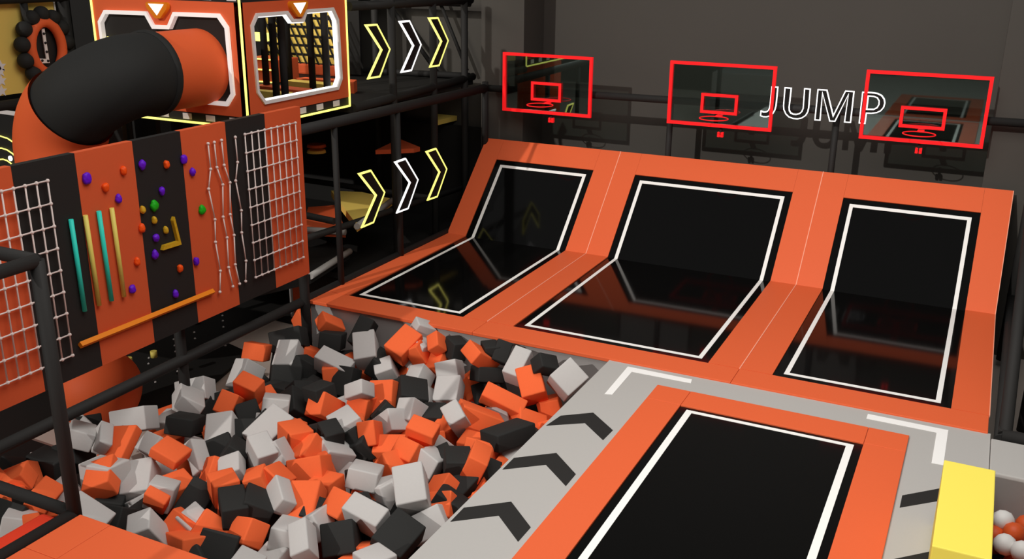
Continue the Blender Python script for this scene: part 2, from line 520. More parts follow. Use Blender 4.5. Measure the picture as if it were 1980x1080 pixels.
# ---------------------------------------------------------------- backboards
YB = 3.40
for i, (pa, pb, pc, pd, inn, rim, bk) in enumerate((
        ((973, 101), (1146, 110), (1143, 227), (973, 214), ((1028, 157), (1085, 198)), (1044, 203), (1066, 232)),
        ((1297, 117), (1501, 128), (1493, 254), (1290, 238), ((1357, 179), (1425, 223)), (1380, 229), (1393, 260)),
        ((1676, 135), (1922, 148), (1901, 286), (1661, 268), ((1743, 204), (1826, 252)), (1777, 259), (1776, 291)))):
    A, Bq, Cq, D = [at(u, v, 'y', YB) for u, v in (pa, pb, pc, pd)]
    x0, x1 = (A.x + D.x) / 2, (Bq.x + Cq.x) / 2
    z1, z0 = (A.z + Bq.z) / 2, (Cq.z + D.z) / 2
    t = empty('backboard', ((x0 + x1) / 2, YB, z0), 'smoked glass basketball backboard with glowing red frame, %s' % ['leftmost of three, above the left lane', 'middle one, left of the JUMP lettering', 'rightmost of three, right of the JUMP lettering'][i], 'backboard', 'basketball backboards on the back wall rail')
    fr = ((x0, YB, z0), (1, 0, 0), (0, 0, 1))
    Wd, Hd = x1 - x0, z1 - z0
    rc = [(0, 0), (Wd, 0), (Wd, Hd), (0, Hd)]
    sheet('frame', rc, [inset(rc, .032)], fr, .034, 'red', t)
    sheet('glass_pane', inset(rc, .030), [], ((x0, YB + .013, z0), (1, 0, 0), (0, 0, 1)), .006, 'glass', t)
    P0, P1 = at(*inn[0], 'y', YB), at(*inn[1], 'y', YB)
    sq = [(P0.x - x0, P1.z - z0), (P1.x - x0, P1.z - z0), (P1.x - x0, P0.z - z0), (P0.x - x0, P0.z - z0)]
    sheet('target_square', sq, [inset(sq, .030)], ((x0, YB - .012, z0), (1, 0, 0), (0, 0, 1)), .010, 'red', t)
    rc_ = at(rim[0], rim[1], 'y', YB - .24)
    bm = bmesh.new()
    tube(bm, [rc_ + Vector((math.cos(a) * .145, math.sin(a) * .145, 0)) for a in [k * math.pi / 18 for k in range(36)]], .0055, 8, closed=True)
    mk(bm, 'rim', 'red', t, True)
    bm = bmesh.new()
    box(bm, rc_.x - .03, rc_.x + .03, YB - .10, YB + .008, rc_.z - .006, rc_.z + .004, .001)
    mk(bm, 'rim_bracket', 'red', t)
    q = at(bk[0], bk[1], 'y', YB + .04)
    bm = bmesh.new()
    for dx in (-.018, .018):
        box(bm, q.x + dx - .013, q.x + dx + .013, YB + .02, YB + .06, q.z - .026, q.z + .026, .002)
    mk(bm, 'mounting_clamp', 'red', t)
    bm = bmesh.new()
    box(bm, q.x - .012, q.x + .012, YB + .03, YB + .055, q.z, z0 + .02, .001)
    mk(bm, 'clamp_stem', 'black', t)
    bm = bmesh.new()
    box(bm, (x0 + x1) / 2 - .03, (x0 + x1) / 2 + .03, YB + .018, 3.463, 1.53, 1.57, .001)
    mk(bm, 'mounting_arm', 'black', t)

# ---------------------------------------------------------------- JUMP lettering
YJ = 3.399
frJ = (Vector((3.0, YJ, 1.2)), (1, 0, 0), (0, 0, 1))


def jp(l): return uv([at(1420 + x / 5.144, 130 + y / 5.144, 'y', YJ) for x, y in l], frJ)


LET = {
    'J': ([(370, 190), (438, 193), (420, 380), (408, 425), (388, 460), (355, 487), (318, 497), (285, 494), (256, 484), (262, 428), (292, 440), (318, 438), (335, 425), (347, 400), (352, 370)], []),
    'U': ([(500, 197), (572, 203), (550, 395), (552, 428), (565, 450), (588, 461), (615, 463), (645, 456), (666, 438), (680, 408), (695, 207), (760, 213), (745, 400), (735, 445), (712, 482), (675, 507), (630, 517), (585, 513), (540, 497), (508, 465), (488, 420), (485, 380)], []),
    'M': ([(796, 527), (828, 216), (925, 222), (985, 468), (1103, 231), (1196, 237), (1160, 552), (1090, 548), (1132, 280), (1003, 542), (945, 538), (878, 265), (857, 530)], []),
    'P': ([(1236, 557), (1272, 242), (1370, 247), (1428, 256), (1470, 278), (1496, 315), (1502, 355), (1490, 400), (1460, 435), (1418, 455), (1362, 462), (1318, 460), (1303, 565)],
          [[(1337, 290), (1385, 294), (1418, 306), (1435, 335), (1433, 368), (1415, 398), (1385, 413), (1322, 412)]]),
}
for ch, (po, ho) in LET.items():
    pp = jp(po)
    c = sum((Vector(q) for q in pp), Vector((0, 0))) / len(pp)
    outline_sign('sign_letter', pp, [jp(h) for h in ho], frJ, .0105, 'letter %s of the white outlined JUMP lettering behind the rail' % ch, 'letter', 'JUMP lettering', 'neon_w', (3.0 + c.x, YJ, 1.2 + c.y))

# ---------------------------------------------------------------- chevron signs on the side of the lanes
XC = 0.055
frC = (Vector((XC, 0, 0)), (0, 1, 0), (0, 0, 1))
CH = []
s2 = lambda l: [(560 + x / 2.8421, 260 + y / 2.8421) for x, y in l]
CH.append(('neon', s2([(375, 214), (445, 193), (523, 316), (460, 485), (392, 514), (470, 335)]), 'yellow outlined chevron sign, nearest of the lower three'))
CH.append(('neon_w', s2([(575, 150), (636, 128), (706, 247), (650, 409), (586, 433), (657, 265)]), 'white outlined chevron sign, middle of the lower three'))
CH.append(('neon', s2([(747, 93), (803, 73), (864, 188), (810, 344), (755, 363), (820, 207)]), 'yellow outlined chevron sign, farthest of the lower three'))
s3 = lambda l: [(440 + x / 3, y / 3) for x, y in l]
CH.append(('neon', s3([(795, 143), (865, 138), (942, 285), (882, 448), (810, 460), (888, 290)]), 'yellow outlined chevron sign, nearest of the upper three'))
CH.append(('neon_w', s3([(992, 122), (1054, 117), (1123, 258), (1065, 412), (1003, 423), (1073, 265)]), 'white outlined chevron sign, middle of the upper three'))
CH.append(('neon', s3([(1162, 102), (1219, 99), (1280, 235), (1226, 383), (1170, 392), (1236, 240)]), 'yellow outlined chevron sign, farthest of the upper three'))
for m, px, lb in CH:
    pp = uv([at(u, v, 'x', XC) for u, v in px], frC)
    c = sum((Vector(q) for q in pp), Vector((0, 0))) / len(pp)
    outline_sign('chevron_sign', pp, [], frC, .017, lb, 'chevron sign', 'chevron signs beside the left lane', m, (XC, c.x, c.y))


# ---------------------------------------------------------------- pipe frames
def frame(name, loc, label, cat, bars, group=None, m='pipe'):
    t = empty(name, loc, label, cat, group)
    for nm, a, b, r in bars:
        bar(nm, a, b, r, m, t)
    return t


RR = .040
# side railing along the pit and the left lane
frame('pipe_railing', (0, 0, -.78), 'long black padded pipe railing along the left side of the pit and lane', 'railing', [
    ('bottom_rail', (-.03, -4.2, -.006), (-.03, 2.62, -.006), .043),
    ('top_rail', (0, -.6, 1.558), (0, 3.47, 1.528), .050),
    ('post', (0, .50, -.1), (0, .50, 1.54), .030),
    ('post', (0, 1.56, -.1), (0, 1.56, 1.54), .032),
    ('post', (0, 3.47, .6), (0, 3.47, 1.60), .038),
    ('post', (-.01, -.05, -.78), (-.01, -.05, .9), .046),
    ('post', (-.05, -1.55, -.78), (-.05, -1.55, .6), .042),
])
frame('pipe_railing', (3, 3.5, 0), 'black pipe railing along the back wall behind the backboards', 'railing', [
    ('top_rail', (0, 3.5, 1.525), (6.6, 3.5, 1.585), .040),
    ('post', (2.232, 3.54, .2), (2.232, 3.54, 1.53), .033),
    ('post', (3.966, 3.54, .2), (3.966, 3.54, 1.55), .033),
])
frame('pipe_railing', (1.02, -3.5, -.1), 'black pipe corner railing in the near left foreground', 'railing', [
    ('post', (1.02, -3.5, -.5), (1.02, -3.5, 1.50), .039),
    ('top_rail', (1.02, -3.5, 1.495), (-.9, -3.5, 1.495), .037),
    ('top_rail', (1.02, -3.5, 1.495), (1.02, -6.4, 1.495), .037),
    ('bottom_rail', (1.02, -3.5, -.005), (-.9, -3.5, -.005), .037),
    ('bottom_rail', (1.02, -3.5, -.005), (1.02, -6.4, -.005), .037),
])
# two storey play frame behind the left side
XU = -.42


def py(u, v, X): return at(u, v, 'x', X)


bars = [('top_beam', (XU, 1.40, 2.52), (XU, 3.9, 2.49), .045), ('floor_beam', (XU, 1.40, 1.532), (XU, 3.95, 1.585), .045), ('floor_beam', (XU - .05, -.2, .40), (XU - .05, 3.9, .22), .035)]
for u in (757, 837, 898):
    q = py(u, 60, XU)
    bars.append(('post', (XU, q.y, -.78), (XU, q.y, 3.2), .042))
bars += [('post', (-1.6, 1.9, 1.55), (-1.6, 1.9, 3.2), .042), ('post', (-1.6, 3.6, -.78), (-1.6, 3.6, 3.2), .042), ('post', (-2.2, 2.6, 1.55), (-2.2, 2.6, 3.2), .040),
         ('cross_beam', (XU, 3.85, 1.60), (-3.4, 3.85, 1.55), .04), ('cross_beam', (XU, 3.88, 2.45), (-3.4, 3.88, 2.45), .04),
         ('brace', (XU, 3.92, 2.9), (-.1, 3.95, 2.25), .028), ('brace', (-.9, 3.92, 1.6), (-1.7, 3.95, 2.5), .028), ('brace', (-.9, 3.95, 2.5), (-.5, 3.95, 1.65), .022),
         ('post', (-1.9, .5, -.78), (-1.9, .5, 1.5), .04), ('post', (-2.4, 1.8, -.78), (-2.4, 1.8, 1.5), .04), ('cross_beam', (XU, 1.0, .45), (-2.4, 1.0, .55), .035),
         ('cross_beam', (XU, 2.9, .28), (-2.4, 2.9, .3), .035)]
frame('steel_scaffold', (-1.5, 2.5, -.78), 'dark two storey steel play frame behind the chevron signs', 'play frame', bars)
bm = bmesh.new(); box(bm, -4.5, XU, 1.36, 3.95, 1.49, 1.55)
tag(mk(bm, 'upper_platform', 'mat_black'), 'black matted upper floor of the play frame beyond the orange box', 'platform')
bm = bmesh.new(); box(bm, -5.5, -1.5, 3.97, 4.05, -.78, 1.50)
tag(mk(bm, 'back_panel', 'mat_black'), 'black panel closing the back of the lower play frame level', 'panel')
bm = bmesh.new(); box(bm, -1.5, -.14, 3.97, 4.05, -.78, .95)
tag(mk(bm, 'back_panel', 'mat_black'), 'low black panel beside the wall column behind the farthest lower chevron', 'panel')
bm = bmesh.new(); box(bm, -5.2, -.5, 1.35, 3.9, -.30, -.24)
tag(mk(bm, 'lower_platform', 'mat_black'), 'black matted lower floor of the play frame behind the left lane', 'platform')
# railing at the far right
frame('steel_scaffold', (5.8, 1.5, -.78), 'black pipe side frame right of the right trampoline lane', 'play frame', [
    ('post', (5.755, .06, -.7), (5.755, .06, .02), .04), ('post', (5.80, 3.3, -.7), (5.80, 3.3, 1.60), .045),
    ('brace', (5.76, .03, -.02), (5.80, 3.2, 1.25), .045),
    ('bottom_beam', (5.74, .02, -.02), (7.2, .02, -.02), .045), ('bottom_beam', (5.74, .02, -.06), (5.80, 3.4, -.06), .045),
    ('post', (5.98, 1.7, -.7), (5.98, 1.7, 1.55), .045), ('top_beam', (5.80, 3.3, 1.56), (7.2, 3.3, 1.6), .045)])
bm = bmesh.new(); box(bm, 6.05, 7.6, .1, 3.9, -.78, -.20)
tag(mk(bm, 'side_platform', 'black'), 'black padded platform beyond the right side frame', 'platform')


# steps of the play frame: padded treads with a pale rounded nosing
def step(px, z, th, m, nose, label):
    t = empty('stair_step', at(*px[0], 'z', z), label, 'step', 'padded steps of the play frame')
    P = [at(u, v, 'z', z) for u, v in px]
    bm = bmesh.new(); prism(bm, P, (0, 0, -th)); mk(bm, 'tread', m, t)
    if nose:
        i, j = nose
        bar('nosing', P[i] + Vector((0, 0, -.02)), P[j] + Vector((0, 0, -.02)), .034, 'nose', t)
    return t


step([(560, 440), (676, 482), (600, 530), (470, 560)], -.02, .10, 'black', (1, 2), 'lowest black padded step with pale rounded nosing')
step([(585, 440), (596, 400), (650, 396), (668, 445)], .22, .08, 'orange_wall', (3, 0), 'orange padded step with pale nosing above the black step')
step([(690, 434), (640, 368), (700, 371), (758, 384)], .34, .08, 'gold', (0, 3), 'yellow padded wedge step with pale nosing behind the lower chevron')
step([(843, 214), (899, 212), (898, 220), (845, 233)], 1.05, .06, 'gold', None, 'small yellow wedge step high up next to the far column')
step([(726, 290), (772, 268), (812, 284), (800, 287)], .85, .05, 'orange_wall', None, 'small orange wedge step in the dark behind the railing')
for (u, v, m, lb) in ((612, 281, 'orange_wall', 'small round orange seat in the dark under the play frame'), (612, 292, 'gold', 'small round yellow seat just below the orange one')):
    c = at(u, v, 'y', 2.2)
    bm = bmesh.new()
    bmesh.ops.create_cone(bm, cap_ends=True, segments=24, radius1=.11, radius2=.10, depth=.03, matrix=Matrix.Translation(c))
    o = mk(bm, 'round_seat', m)
    tag(o, lb, 'seat', 'round seats under the play frame')

# ---------------------------------------------------------------- climbing wall
t = empty('climbing_board', (.08, -1.6, .3), 'orange and black striped climbing wall with holds, bars and rope nets', 'climbing wall')
WX = 0.10
seams = [-3.80, -3.34, -2.885, -2.42, -1.94, -1.49, -1.02, -.56, -.10]
for i in range(len(seams) - 1):
    bm = bmesh.new(); box(bm, WX - .055, WX, seams[i] + .0005, seams[i + 1] - .0005, .30, 1.783)
    mk(bm, 'panel', 'black' if i % 2 == 0 else 'orange_wall', t)


def hold(u, v, r, m, seed):
    c = at(u, v, 'x', WX + .012)
    rr = random.Random(seed)
    bm = bmesh.new()
    bmesh.ops.create_icosphere(bm, subdivisions=3, radius=1)
    ph = [rr.random() * 6 for _ in range(6)]
    for q in bm.verts:
        k = 1 + .06 * math.sin(4 * q.co.y + ph[0]) + .06 * math.sin(4 * q.co.z + ph[1]) + .04 * math.sin(7 * q.co.y + 5 * q.co.z + ph[2])
        q.co = Vector((q.co.x * .022 * k, q.co.y * r * .80 * k, q.co.z * r * k)) + c
    mk(bm, 'climbing_hold', m, t, True)


HO = [(605, 305, .031, 'purple'), (860, 250, .024, 'o_hold'), (735, 368, .024, 'o_hold'), (825, 447, .025, 'purple'), (990, 210, .029, 'purple'), (1160, 208, .023, 'o_hold'),
      (1280, 172, .027, 'purple'), (1341, 260, .026, 'purple'), (1127, 393, .024, 'purple'), (1075, 495, .034, 'green'), (1408, 523, .031, 'green'), (994, 523, .022, 'y_hold'),
      (1075, 595, .021, 'y_hold'), (1154, 664, .021, 'y_hold'), (988, 650, .025, 'o_hold'), (1086, 718, .024, 'purple'), (1080, 835, .028, 'purple'), (1367, 882, .025, 'purple'),
      (955, 884, .023, 'o_hold'), (1254, 930, .023, 'o_hold'), (921, 1075, .025, 'purple'), (1222, 1108, .024, 'purple')]
for k, (x, y, r, m) in enumerate(HO):
    hold(x / 3.6, 260 + y / 3.6, r * 1.28, m, k)
for a, b, m in (((137, 424), (164, 601), 'teal'), ((165, 416), (192, 590), 'y_bar'), ((191, 408), (216, 581), 'teal'), ((216, 402), (240, 573), 'y_bar')):
    A, B = at(*a, 'x', WX + .018), at(*b, 'x', WX + .018)
    bar('climbing_bar', A, B, .0155, m, t)
A, B = at(155, 667, 'x', WX + .02), at(412, 563, 'x', WX + .02)
bm = bmesh.new(); tube(bm, [A, B], .024, 4)
mk(bm, 'foot_rail', 'amber', t)
pl = [(1217, 572), (1208, 600), (1243, 742), (1146, 772), (1137, 805), (1265, 765)]
bm = bmesh.new()
prism(bm, [at(x / 3.6, 260 + y / 3.6, 'x', WX + .03) for x, y in pl], (-.03, 0, 0))
mk(bm, 'angled_hold', 'y_hold', t)


bq = bmesh.new(); bmesh.ops.create_icosphere(bq, subdivisions=2, radius=.0125)
KM = bpy.data.meshes.new('knot'); bq.to_mesh(KM); bq.free()
KM.materials.append(MT['rope'])
for p in KM.polygons: p.use_smooth = True


def knot(p, parent):
    k = bpy.data.objects.new('knot', KM); COL.objects.link(k)
    k.parent = parent
    k.location = p


def net(y0, y1, z0, z1, nc, nr, skew0, label):
    """rope net as ropes plus knots, hung 3 cm off the boards"""
    X = WX + .03
    bm = bmesh.new()
    P = lambda i, j: Vector((X, y0 + (y1 - y0) * i / (nc - 1), z1 + (z0 - z1) * j / (nr - 1)))
    for i in range(nc): tube(bm, [P(i, 0), P(i, nr - 1)], .0055, 6)
    for j in range(nr): tube(bm, [P(0, j), P(nc - 1, j)], .0055, 6)
    pts = []
    for i in range(nc):
        for j in range(nr):
            pts.append(P(i, j))
    n = mk(bm, 'rope_net', 'rope', t, True)
    for p in pts: knot(p, n)
    tag(n, label)


q = [at(u, v, 'x', WX + .03) for u, v in ((471, 261), (569, 237), (497, 534), (589, 497))]
net((q[0].y + q[2].y) / 2, (q[1].y + q[3].y) / 2, (q[2].z + q[3].z) / 2, (q[0].z + q[1].z) / 2, 9, 9, 0, 'rope net over the far orange stripe')
q = [at(u, v, 'x', WX + .03) for u, v in ((88, 350), (144, 685), (67, 355), (44, 359))]
dyn = (q[0].y - q[3].y) / 2
yr = (q[0].y + q[1].y) / 2
net(yr - dyn * 9, yr, q[1].z, q[0].z, 10, 9, 0, 'rope net over the near orange stripe')
RP = [[(187, 232), (202, 380), (190, 495), (227, 672), (230, 803), (258, 970), (256, 1092)],
      [(223, 225), (238, 370), (272, 470), (274, 657), (297, 777), (306, 950), (331, 1060)],
      [(265, 213), (280, 357), (314, 458), (315, 643), (338, 763), (345, 933), (370, 1045)],
      [(345, 195), (358, 340), (347, 448), (380, 620), (382, 748), (407, 912), (405, 1030)]]
for l in RP:
    P = [at(340 + x / 3, 200 + y / 3, 'x', WX + .025) for x, y in l]
    bm = bmesh.new()
    for a, b in zip(P[:-1], P[1:]): tube(bm, [a, b], .0055, 6)
    o = mk(bm, 'knotted_rope', 'rope', t, True)
    for a in P: knot(a, o)


# ---------------------------------------------------------------- tube slide
TX, TR = -.93, .328


def arc(y0, z0, r, a0, a1, n):
    return [Vector((TX, y0 - r * math.sin(a), z0 - r + r * math.cos(a))) for a in [a0 + (a1 - a0) * k / n for k in range(n + 1)]]


t = empty('tube_slide', (TX, -1.2, -.78), 'big orange and black tube slide coming out of the orange box', 'slide')


def seg(nm, pts, r, m):
    bm = bmesh.new(); tube(bm, pts, r, 48, caps=False)
    o = mk(bm, nm, m, t, True)
    return o


RB = .655
y_s, z_s = -.99, 2.055
seg('tube_segment', [(TX, .0, z_s), (TX, -.3, z_s), (TX, -.75, z_s)], TR, 'orange_pipe')
A1 = math.radians(52)
RE, Y1, TT = .40, -.88, math.radians(38)
U = Vector((-math.cos(TT), 0, -math.sin(TT)))
P1 = Vector((TX, Y1, z_s))
el = [P1 + Vector((0, -1, 0)) * RE * math.sin(q) + U * RE * (1 - math.cos(q)) for q in [math.pi / 2 * k / 20 for k in range(21)]]
seg('tube_elbow', [Vector((TX, -.74, z_s)), Vector((TX, -.80, z_s))] + el, TR + .006, 'tube_black')
seg('joint_ring', [(TX, -.70, z_s), (TX, -.71, z_s), (TX, -.75, z_s), (TX, -.762, z_s)], lambda i: TR + (.012, .024, .024, .008)[i], 'tube_black')
R3 = .45
ph = math.pi / 2 - TT
E0 = el[-1]
WD = Vector((math.sin(TT), 0, -math.cos(TT)))
b = [E0 + U * R3 * math.sin(q) + WD * R3 * (1 - math.cos(q)) for q in [ph * k / 12 for k in range(13)]]
seg('tube_segment', [E0 - U * .03] + b + [b[-1] - Vector((0, 0, .4)), b[-1] - Vector((0, 0, .9))], TR + .028, 'orange_pipe')
zz = b[-1] - Vector((0, 0, .88))
b = [zz + Vector((-.42 + .42 * math.cos(q), 0, -.42 * math.sin(q))) for q in [math.radians(9 * k) for k in range(11)]]
b.append(b[-1] + Vector((-1.2, 0, -.02)))
seg('tube_elbow', b, TR + .02, 'orange_pipe')
DC = Vector((-.90, -1.66, -.78))
t = empty('floor_pod', DC, 'rounded orange plastic pod on the floor under the climbing wall', 'pod')
bm = bmesh.new()
bmesh.ops.create_uvsphere(bm, u_segments=48, v_segments=24, radius=.34)
for q in bm.verts:
    q.co = Vector((q.co.x, q.co.y, (.40 + q.co.z * .9) if q.co.z > 0 else (.40 + q.co.z * 1.1))) + DC
mk(bm, 'shell', 'orange_pipe', t, True)
bar('peg', DC + Vector((.05, .03, .66)), DC + Vector((.05, .03, .80)), .040, 'orange_pipe', t)

# ---------------------------------------------------------------- orange box with shaped windows
YP = -.164
t = empty('play_box', (-1.3, .6, 1.55), 'orange play box with glowing yellow edges and notched windows', 'play house')


def c4(l): return [(150 + x / 4.5, y / 4.5) for x, y in l]
def c5(l): return [(480 + x / 4.91, y / 4.91) for x, y in l]


frL = (Vector((0, YP, 0)), Vector((1, 0, 0)), Vector((0, 0, 1)))
LX0, LX1, ZB, ZS, ZTOP, ZCAP = -2.14, XU, 1.565, 1.652, 2.612, 2.70
lo = [(-2.055, 1.78), (-2.065, 2.4), (-1.972, 2.504), (-1.461, 2.508), (-1.389, 2.397), (-1.224, 2.399), (-1.145, 2.514), (-.635, 2.518), (-.545, 2.412), (-.535, 1.842), (-.619, 1.74), (-2.0, 1.735)]
li = inset(lo, .034)
sheet('front_panel', [(LX0, ZS), (LX1, ZS), (LX1, ZTOP), (LX0, ZTOP)], [lo], (frL[0] + Vector((0, .02, 0)), frL[1], frL[2]), .04, 'orange', t)
sheet('window_trim', lo, [li], frL, .05, 'trim_glow', t)
sheet('black_infill', inset(lo, .01), [], (frL[0] + Vector((0, .03, 0)), frL[1], frL[2]), .02, 'black', t)
frR = (Vector((XU, 0, 0)), Vector((0, 1, 0)), Vector((0, 0, 1)))
RY0, RY1 = YP, 1.348
ro = uv([at(u, v, 'x', XU) for u, v in c5([(18, 240), (68, 125), (365, 103), (420, 180), (508, 175), (535, 90), (800, 70), (850, 185), (885, 745), (848, 850), (148, 990), (75, 880)])], frR)
ri = inset(ro, .030)
sheet('side_panel', [(RY0, ZS), (RY1, ZS), (RY1, ZTOP), (RY0, ZTOP)], [ro], (frR[0] - Vector((.03, 0, 0)), frR[1], frR[2]), .06, 'orange_wall', t)
sheet('window_trim', ro, [ri], frR, .035, 'white', t)
sheet('led_strip', inset(ro, .028), [inset(ro, .040)], (frR[0] - Vector((.022, 0, 0)), frR[1], frR[2]), .04, 'neon_w', t)
bm = bmesh.new()
box(bm, LX0, XU, YP, YP + .05, ZTOP, ZCAP + .2); box(bm, XU - .05, XU, YP + .05, RY1, ZTOP, ZCAP + .2)
mk(bm, 'top_band', 'black', t)
bm = bmesh.new()
box(bm, LX0, XU - .01, YP + .01, YP + .05, ZB, ZS); box(bm, XU - .05, XU - .01, YP + .05, RY1, ZB, ZS)
mk(bm, 'bottom_band', 'black', t)
bm = bmesh.new()
for k in range(5):
    y = .556 - .265 * 2 + .265 * k
    box(bm, XU - .012, XU - .004, y, y + .10, ZS - .066, ZS - .012)
for k in range(6):
    x = -2.0 + .27 * k + .02
    box(bm, x, x + .10, YP + .004, YP + .012, ZS - .066, ZS - .014)
    box(bm, x + .08, x + .18, YP - .003, YP + .003, ZTOP + .012, ZTOP + .06)
mk(bm, 'pale_squares', 'white', t)
for nm, a, b in (('neon_edge', (XU + .004, YP - .004, ZB + .01), (XU + .004, YP - .004, ZCAP + .2)), ('neon_edge', (XU + .002, RY1, ZB - .002), (XU + .002, RY1, ZCAP + .2)),
                 ('neon_edge', (LX0, YP - .004, ZB + .01), (LX0, YP - .004, ZCAP + .2)), ('neon_edge', (XU + .002, YP, ZB - .002), (XU + .002, RY1, ZB - .002)), ('neon_edge', (LX0, YP - .004, ZB - .002), (XU, YP - .004, ZB - .002))):
    bar(nm, a, b, .0105, 'neon', t, 8)
bm = bmesh.new(); box(bm, LX0, XU - .06, YP + .05, RY1, ZB - .005, ZB + .02); mk(bm, 'base_board', 'mat_black', t)
for fr, cx, cz, wd, off in ((frL, -1.315, 2.527, .125, -.02), (frR, .592, 2.535, .125, .02)):
    nrm = fr[1].cross(fr[2])
    f2 = (fr[0] + nrm * .02, fr[1], fr[2])
    f3 = (fr[0] + nrm * .034, fr[1], fr[2])
    tri = [(cx - wd, cz + .05), (cx - wd + .02, cz + .065), (cx + wd - .02, cz + .065), (cx + wd, cz + .05), (cx + wd - .01, cz + .01), (cx + .03, cz - .072), (cx - .03, cz - .072), (cx - wd + .01, cz + .01)]
    sheet('triangle_badge', tri, [], f2, .04, 'amber', t)
    w2 = wd * .72
    sheet('triangle_light', [(cx - w2, cz + .050), (cx + w2, cz + .050), (cx, cz - .046)], [], f3, .018, 'neon_w', t)
# small yellow neon mark on the black infill
bm = bmesh.new()
A = at(212, 73, 'y', YP + .012)
box(bm, A.x - .03, A.x + .06, YP + .008, YP + .016, A.z, A.z + .010); box(bm, A.x - .03, A.x - .018, YP + .008, YP + .016, A.z - .16, A.z)
mk(bm, 'neon_mark', 'neon', t)

# ---------------------------------------------------------------- things seen through the side window
YW = 3.35
t = empty('lattice_screen', (-2.5, YW, 1.56), 'wall of yellow blocks behind crossing black straps, seen through the side window', 'play wall')
A = at(515, 32, 'y', YW); B = at(648, 128, 'y', YW)
nx, nz = 12, 6
for i in range(nx):
    for j in range(nz):
        x = A.x + (B.x - A.x) * i / (nx - 1); z = B.z + .06 + (A.z - B.z) * j / (nz - 1)
        bm = bmesh.new(); box(bm, x - .047, x + .047, YW, YW + .10, z - .040, z + .040, .006)
        mk(bm, 'yellow_block', 'gold', t)
bm = bmesh.new()
for i in range(-3, nx + 1):
    x = A.x + (B.x - A.x) * i / (nx - 1) + .04
    tube(bm, [(x, YW - .03, A.z + .05), (x + .30, YW - .03, B.z)], .013, 6)
for i in range(nz + 1):
    z = B.z + .01 + (A.z - B.z) * i / (nz - 1)
    box(bm, A.x - .1, B.x + .1, YW - .01, YW + .0, z - .010, z + .010)
mk(bm, 'black_strap', 'mat_black', t)
bm = bmesh.new(); box(bm, A.x - .4, B.x + .12, YW - .05, YW + .2, B.z - .12, B.z + .01, .02); mk(bm, 'base_pad', 'orange_wall', t)
bm = bmesh.new(); box(bm, A.x - .6, B.x + .3, YW + .12, YW + .16, B.z - .1, A.z + .9); mk(bm, 'backing', 'mat_black', t)
for px, z, m, lb in (([(573, 151), (590, 149), (690, 154), (684, 158)], 1.68, 'orange_wall', 'orange padded beam on the upper floor, farthest back'),
                     ([(552, 156), (566, 153), (650, 160), (640, 165)], 1.70, 'gold', 'yellow padded beam on the upper floor behind the window'),
                     ([(492, 165), (512, 162), (604, 171), (596, 177)], 1.68, 'orange_wall', 'orange padded beam on the upper floor nearer the window'),
                     ([(492, 174), (500, 172), (566, 178), (558, 183)], 1.70, 'gold', 'yellow padded beam lowest in the side window')):
    bm = bmesh.new(); prism(bm, [at(u, v, 'z', z) for u, v in px], (0, 0, 1.552 - z))
    tag(mk(bm, 'padded_beam', m), lb, 'beam', 'padded beams on the upper floor')
for u, y, lb in ((512, 1.5, 'first from the left'), (530, .9, 'second from the left'), (547, .7, 'third from the left, the thickest'), (602, 1.6, 'fourth from the left'), (630, 1.1, 'rightmost')):
    q = at(u, 110, 'y', y)
    tag(bar('frame_post', (q.x, y, 1.585), (q.x, y, 3.3), .036, 'pipe'), 'black post seen through the side window, ' + lb, 'post', 'posts inside the orange box')
A = at(498, 70, 'y', 2.9); 
bm = bmesh.new(); box(bm, A.x - .2, A.x + .12, 2.9, 3.1, A.z - .06, A.z + .03, .01)
tag(mk(bm, 'light_box', 'neon'), 'glowing yellow edged box at the left of the side window', 'light box')
for k, (v, m) in enumerate(((135, 'orange_wall'),)):
    A = at(515, v, 'y', 2.4)
    tt = empty('glowing_seat', (A.x, 2.4, A.z), 'red box with glowing yellow edges low in the side window', 'seat')
    bm = bmesh.new(); box(bm, A.x - .35, A.x + .16, 2.4, 2.8, A.z - .14, A.z + .12, .01); mk(bm, 'body', m, tt)
    for z in (A.z + .12, A.z, A.z - .14):
        bar('neon_edge', (A.x - .35, 2.395, z), (A.x + .165, 2.395, z), .008, 'neon', tt, 6)

ld = bpy.data.lights.new('play_floor_fill', 'AREA')  # added fill light, no lamp seen here; brightens the view through the side window
ld.energy = 22
ld.size = .6
ld.color = (1.0, .93, .8)
lo_ = bpy.data.objects.new('play_floor_fill', ld)
COL.objects.link(lo_)
lo_.location = (-1.9, 1.9, 3.1)
lo_.rotation_euler = (math.radians(35), 0, 0)

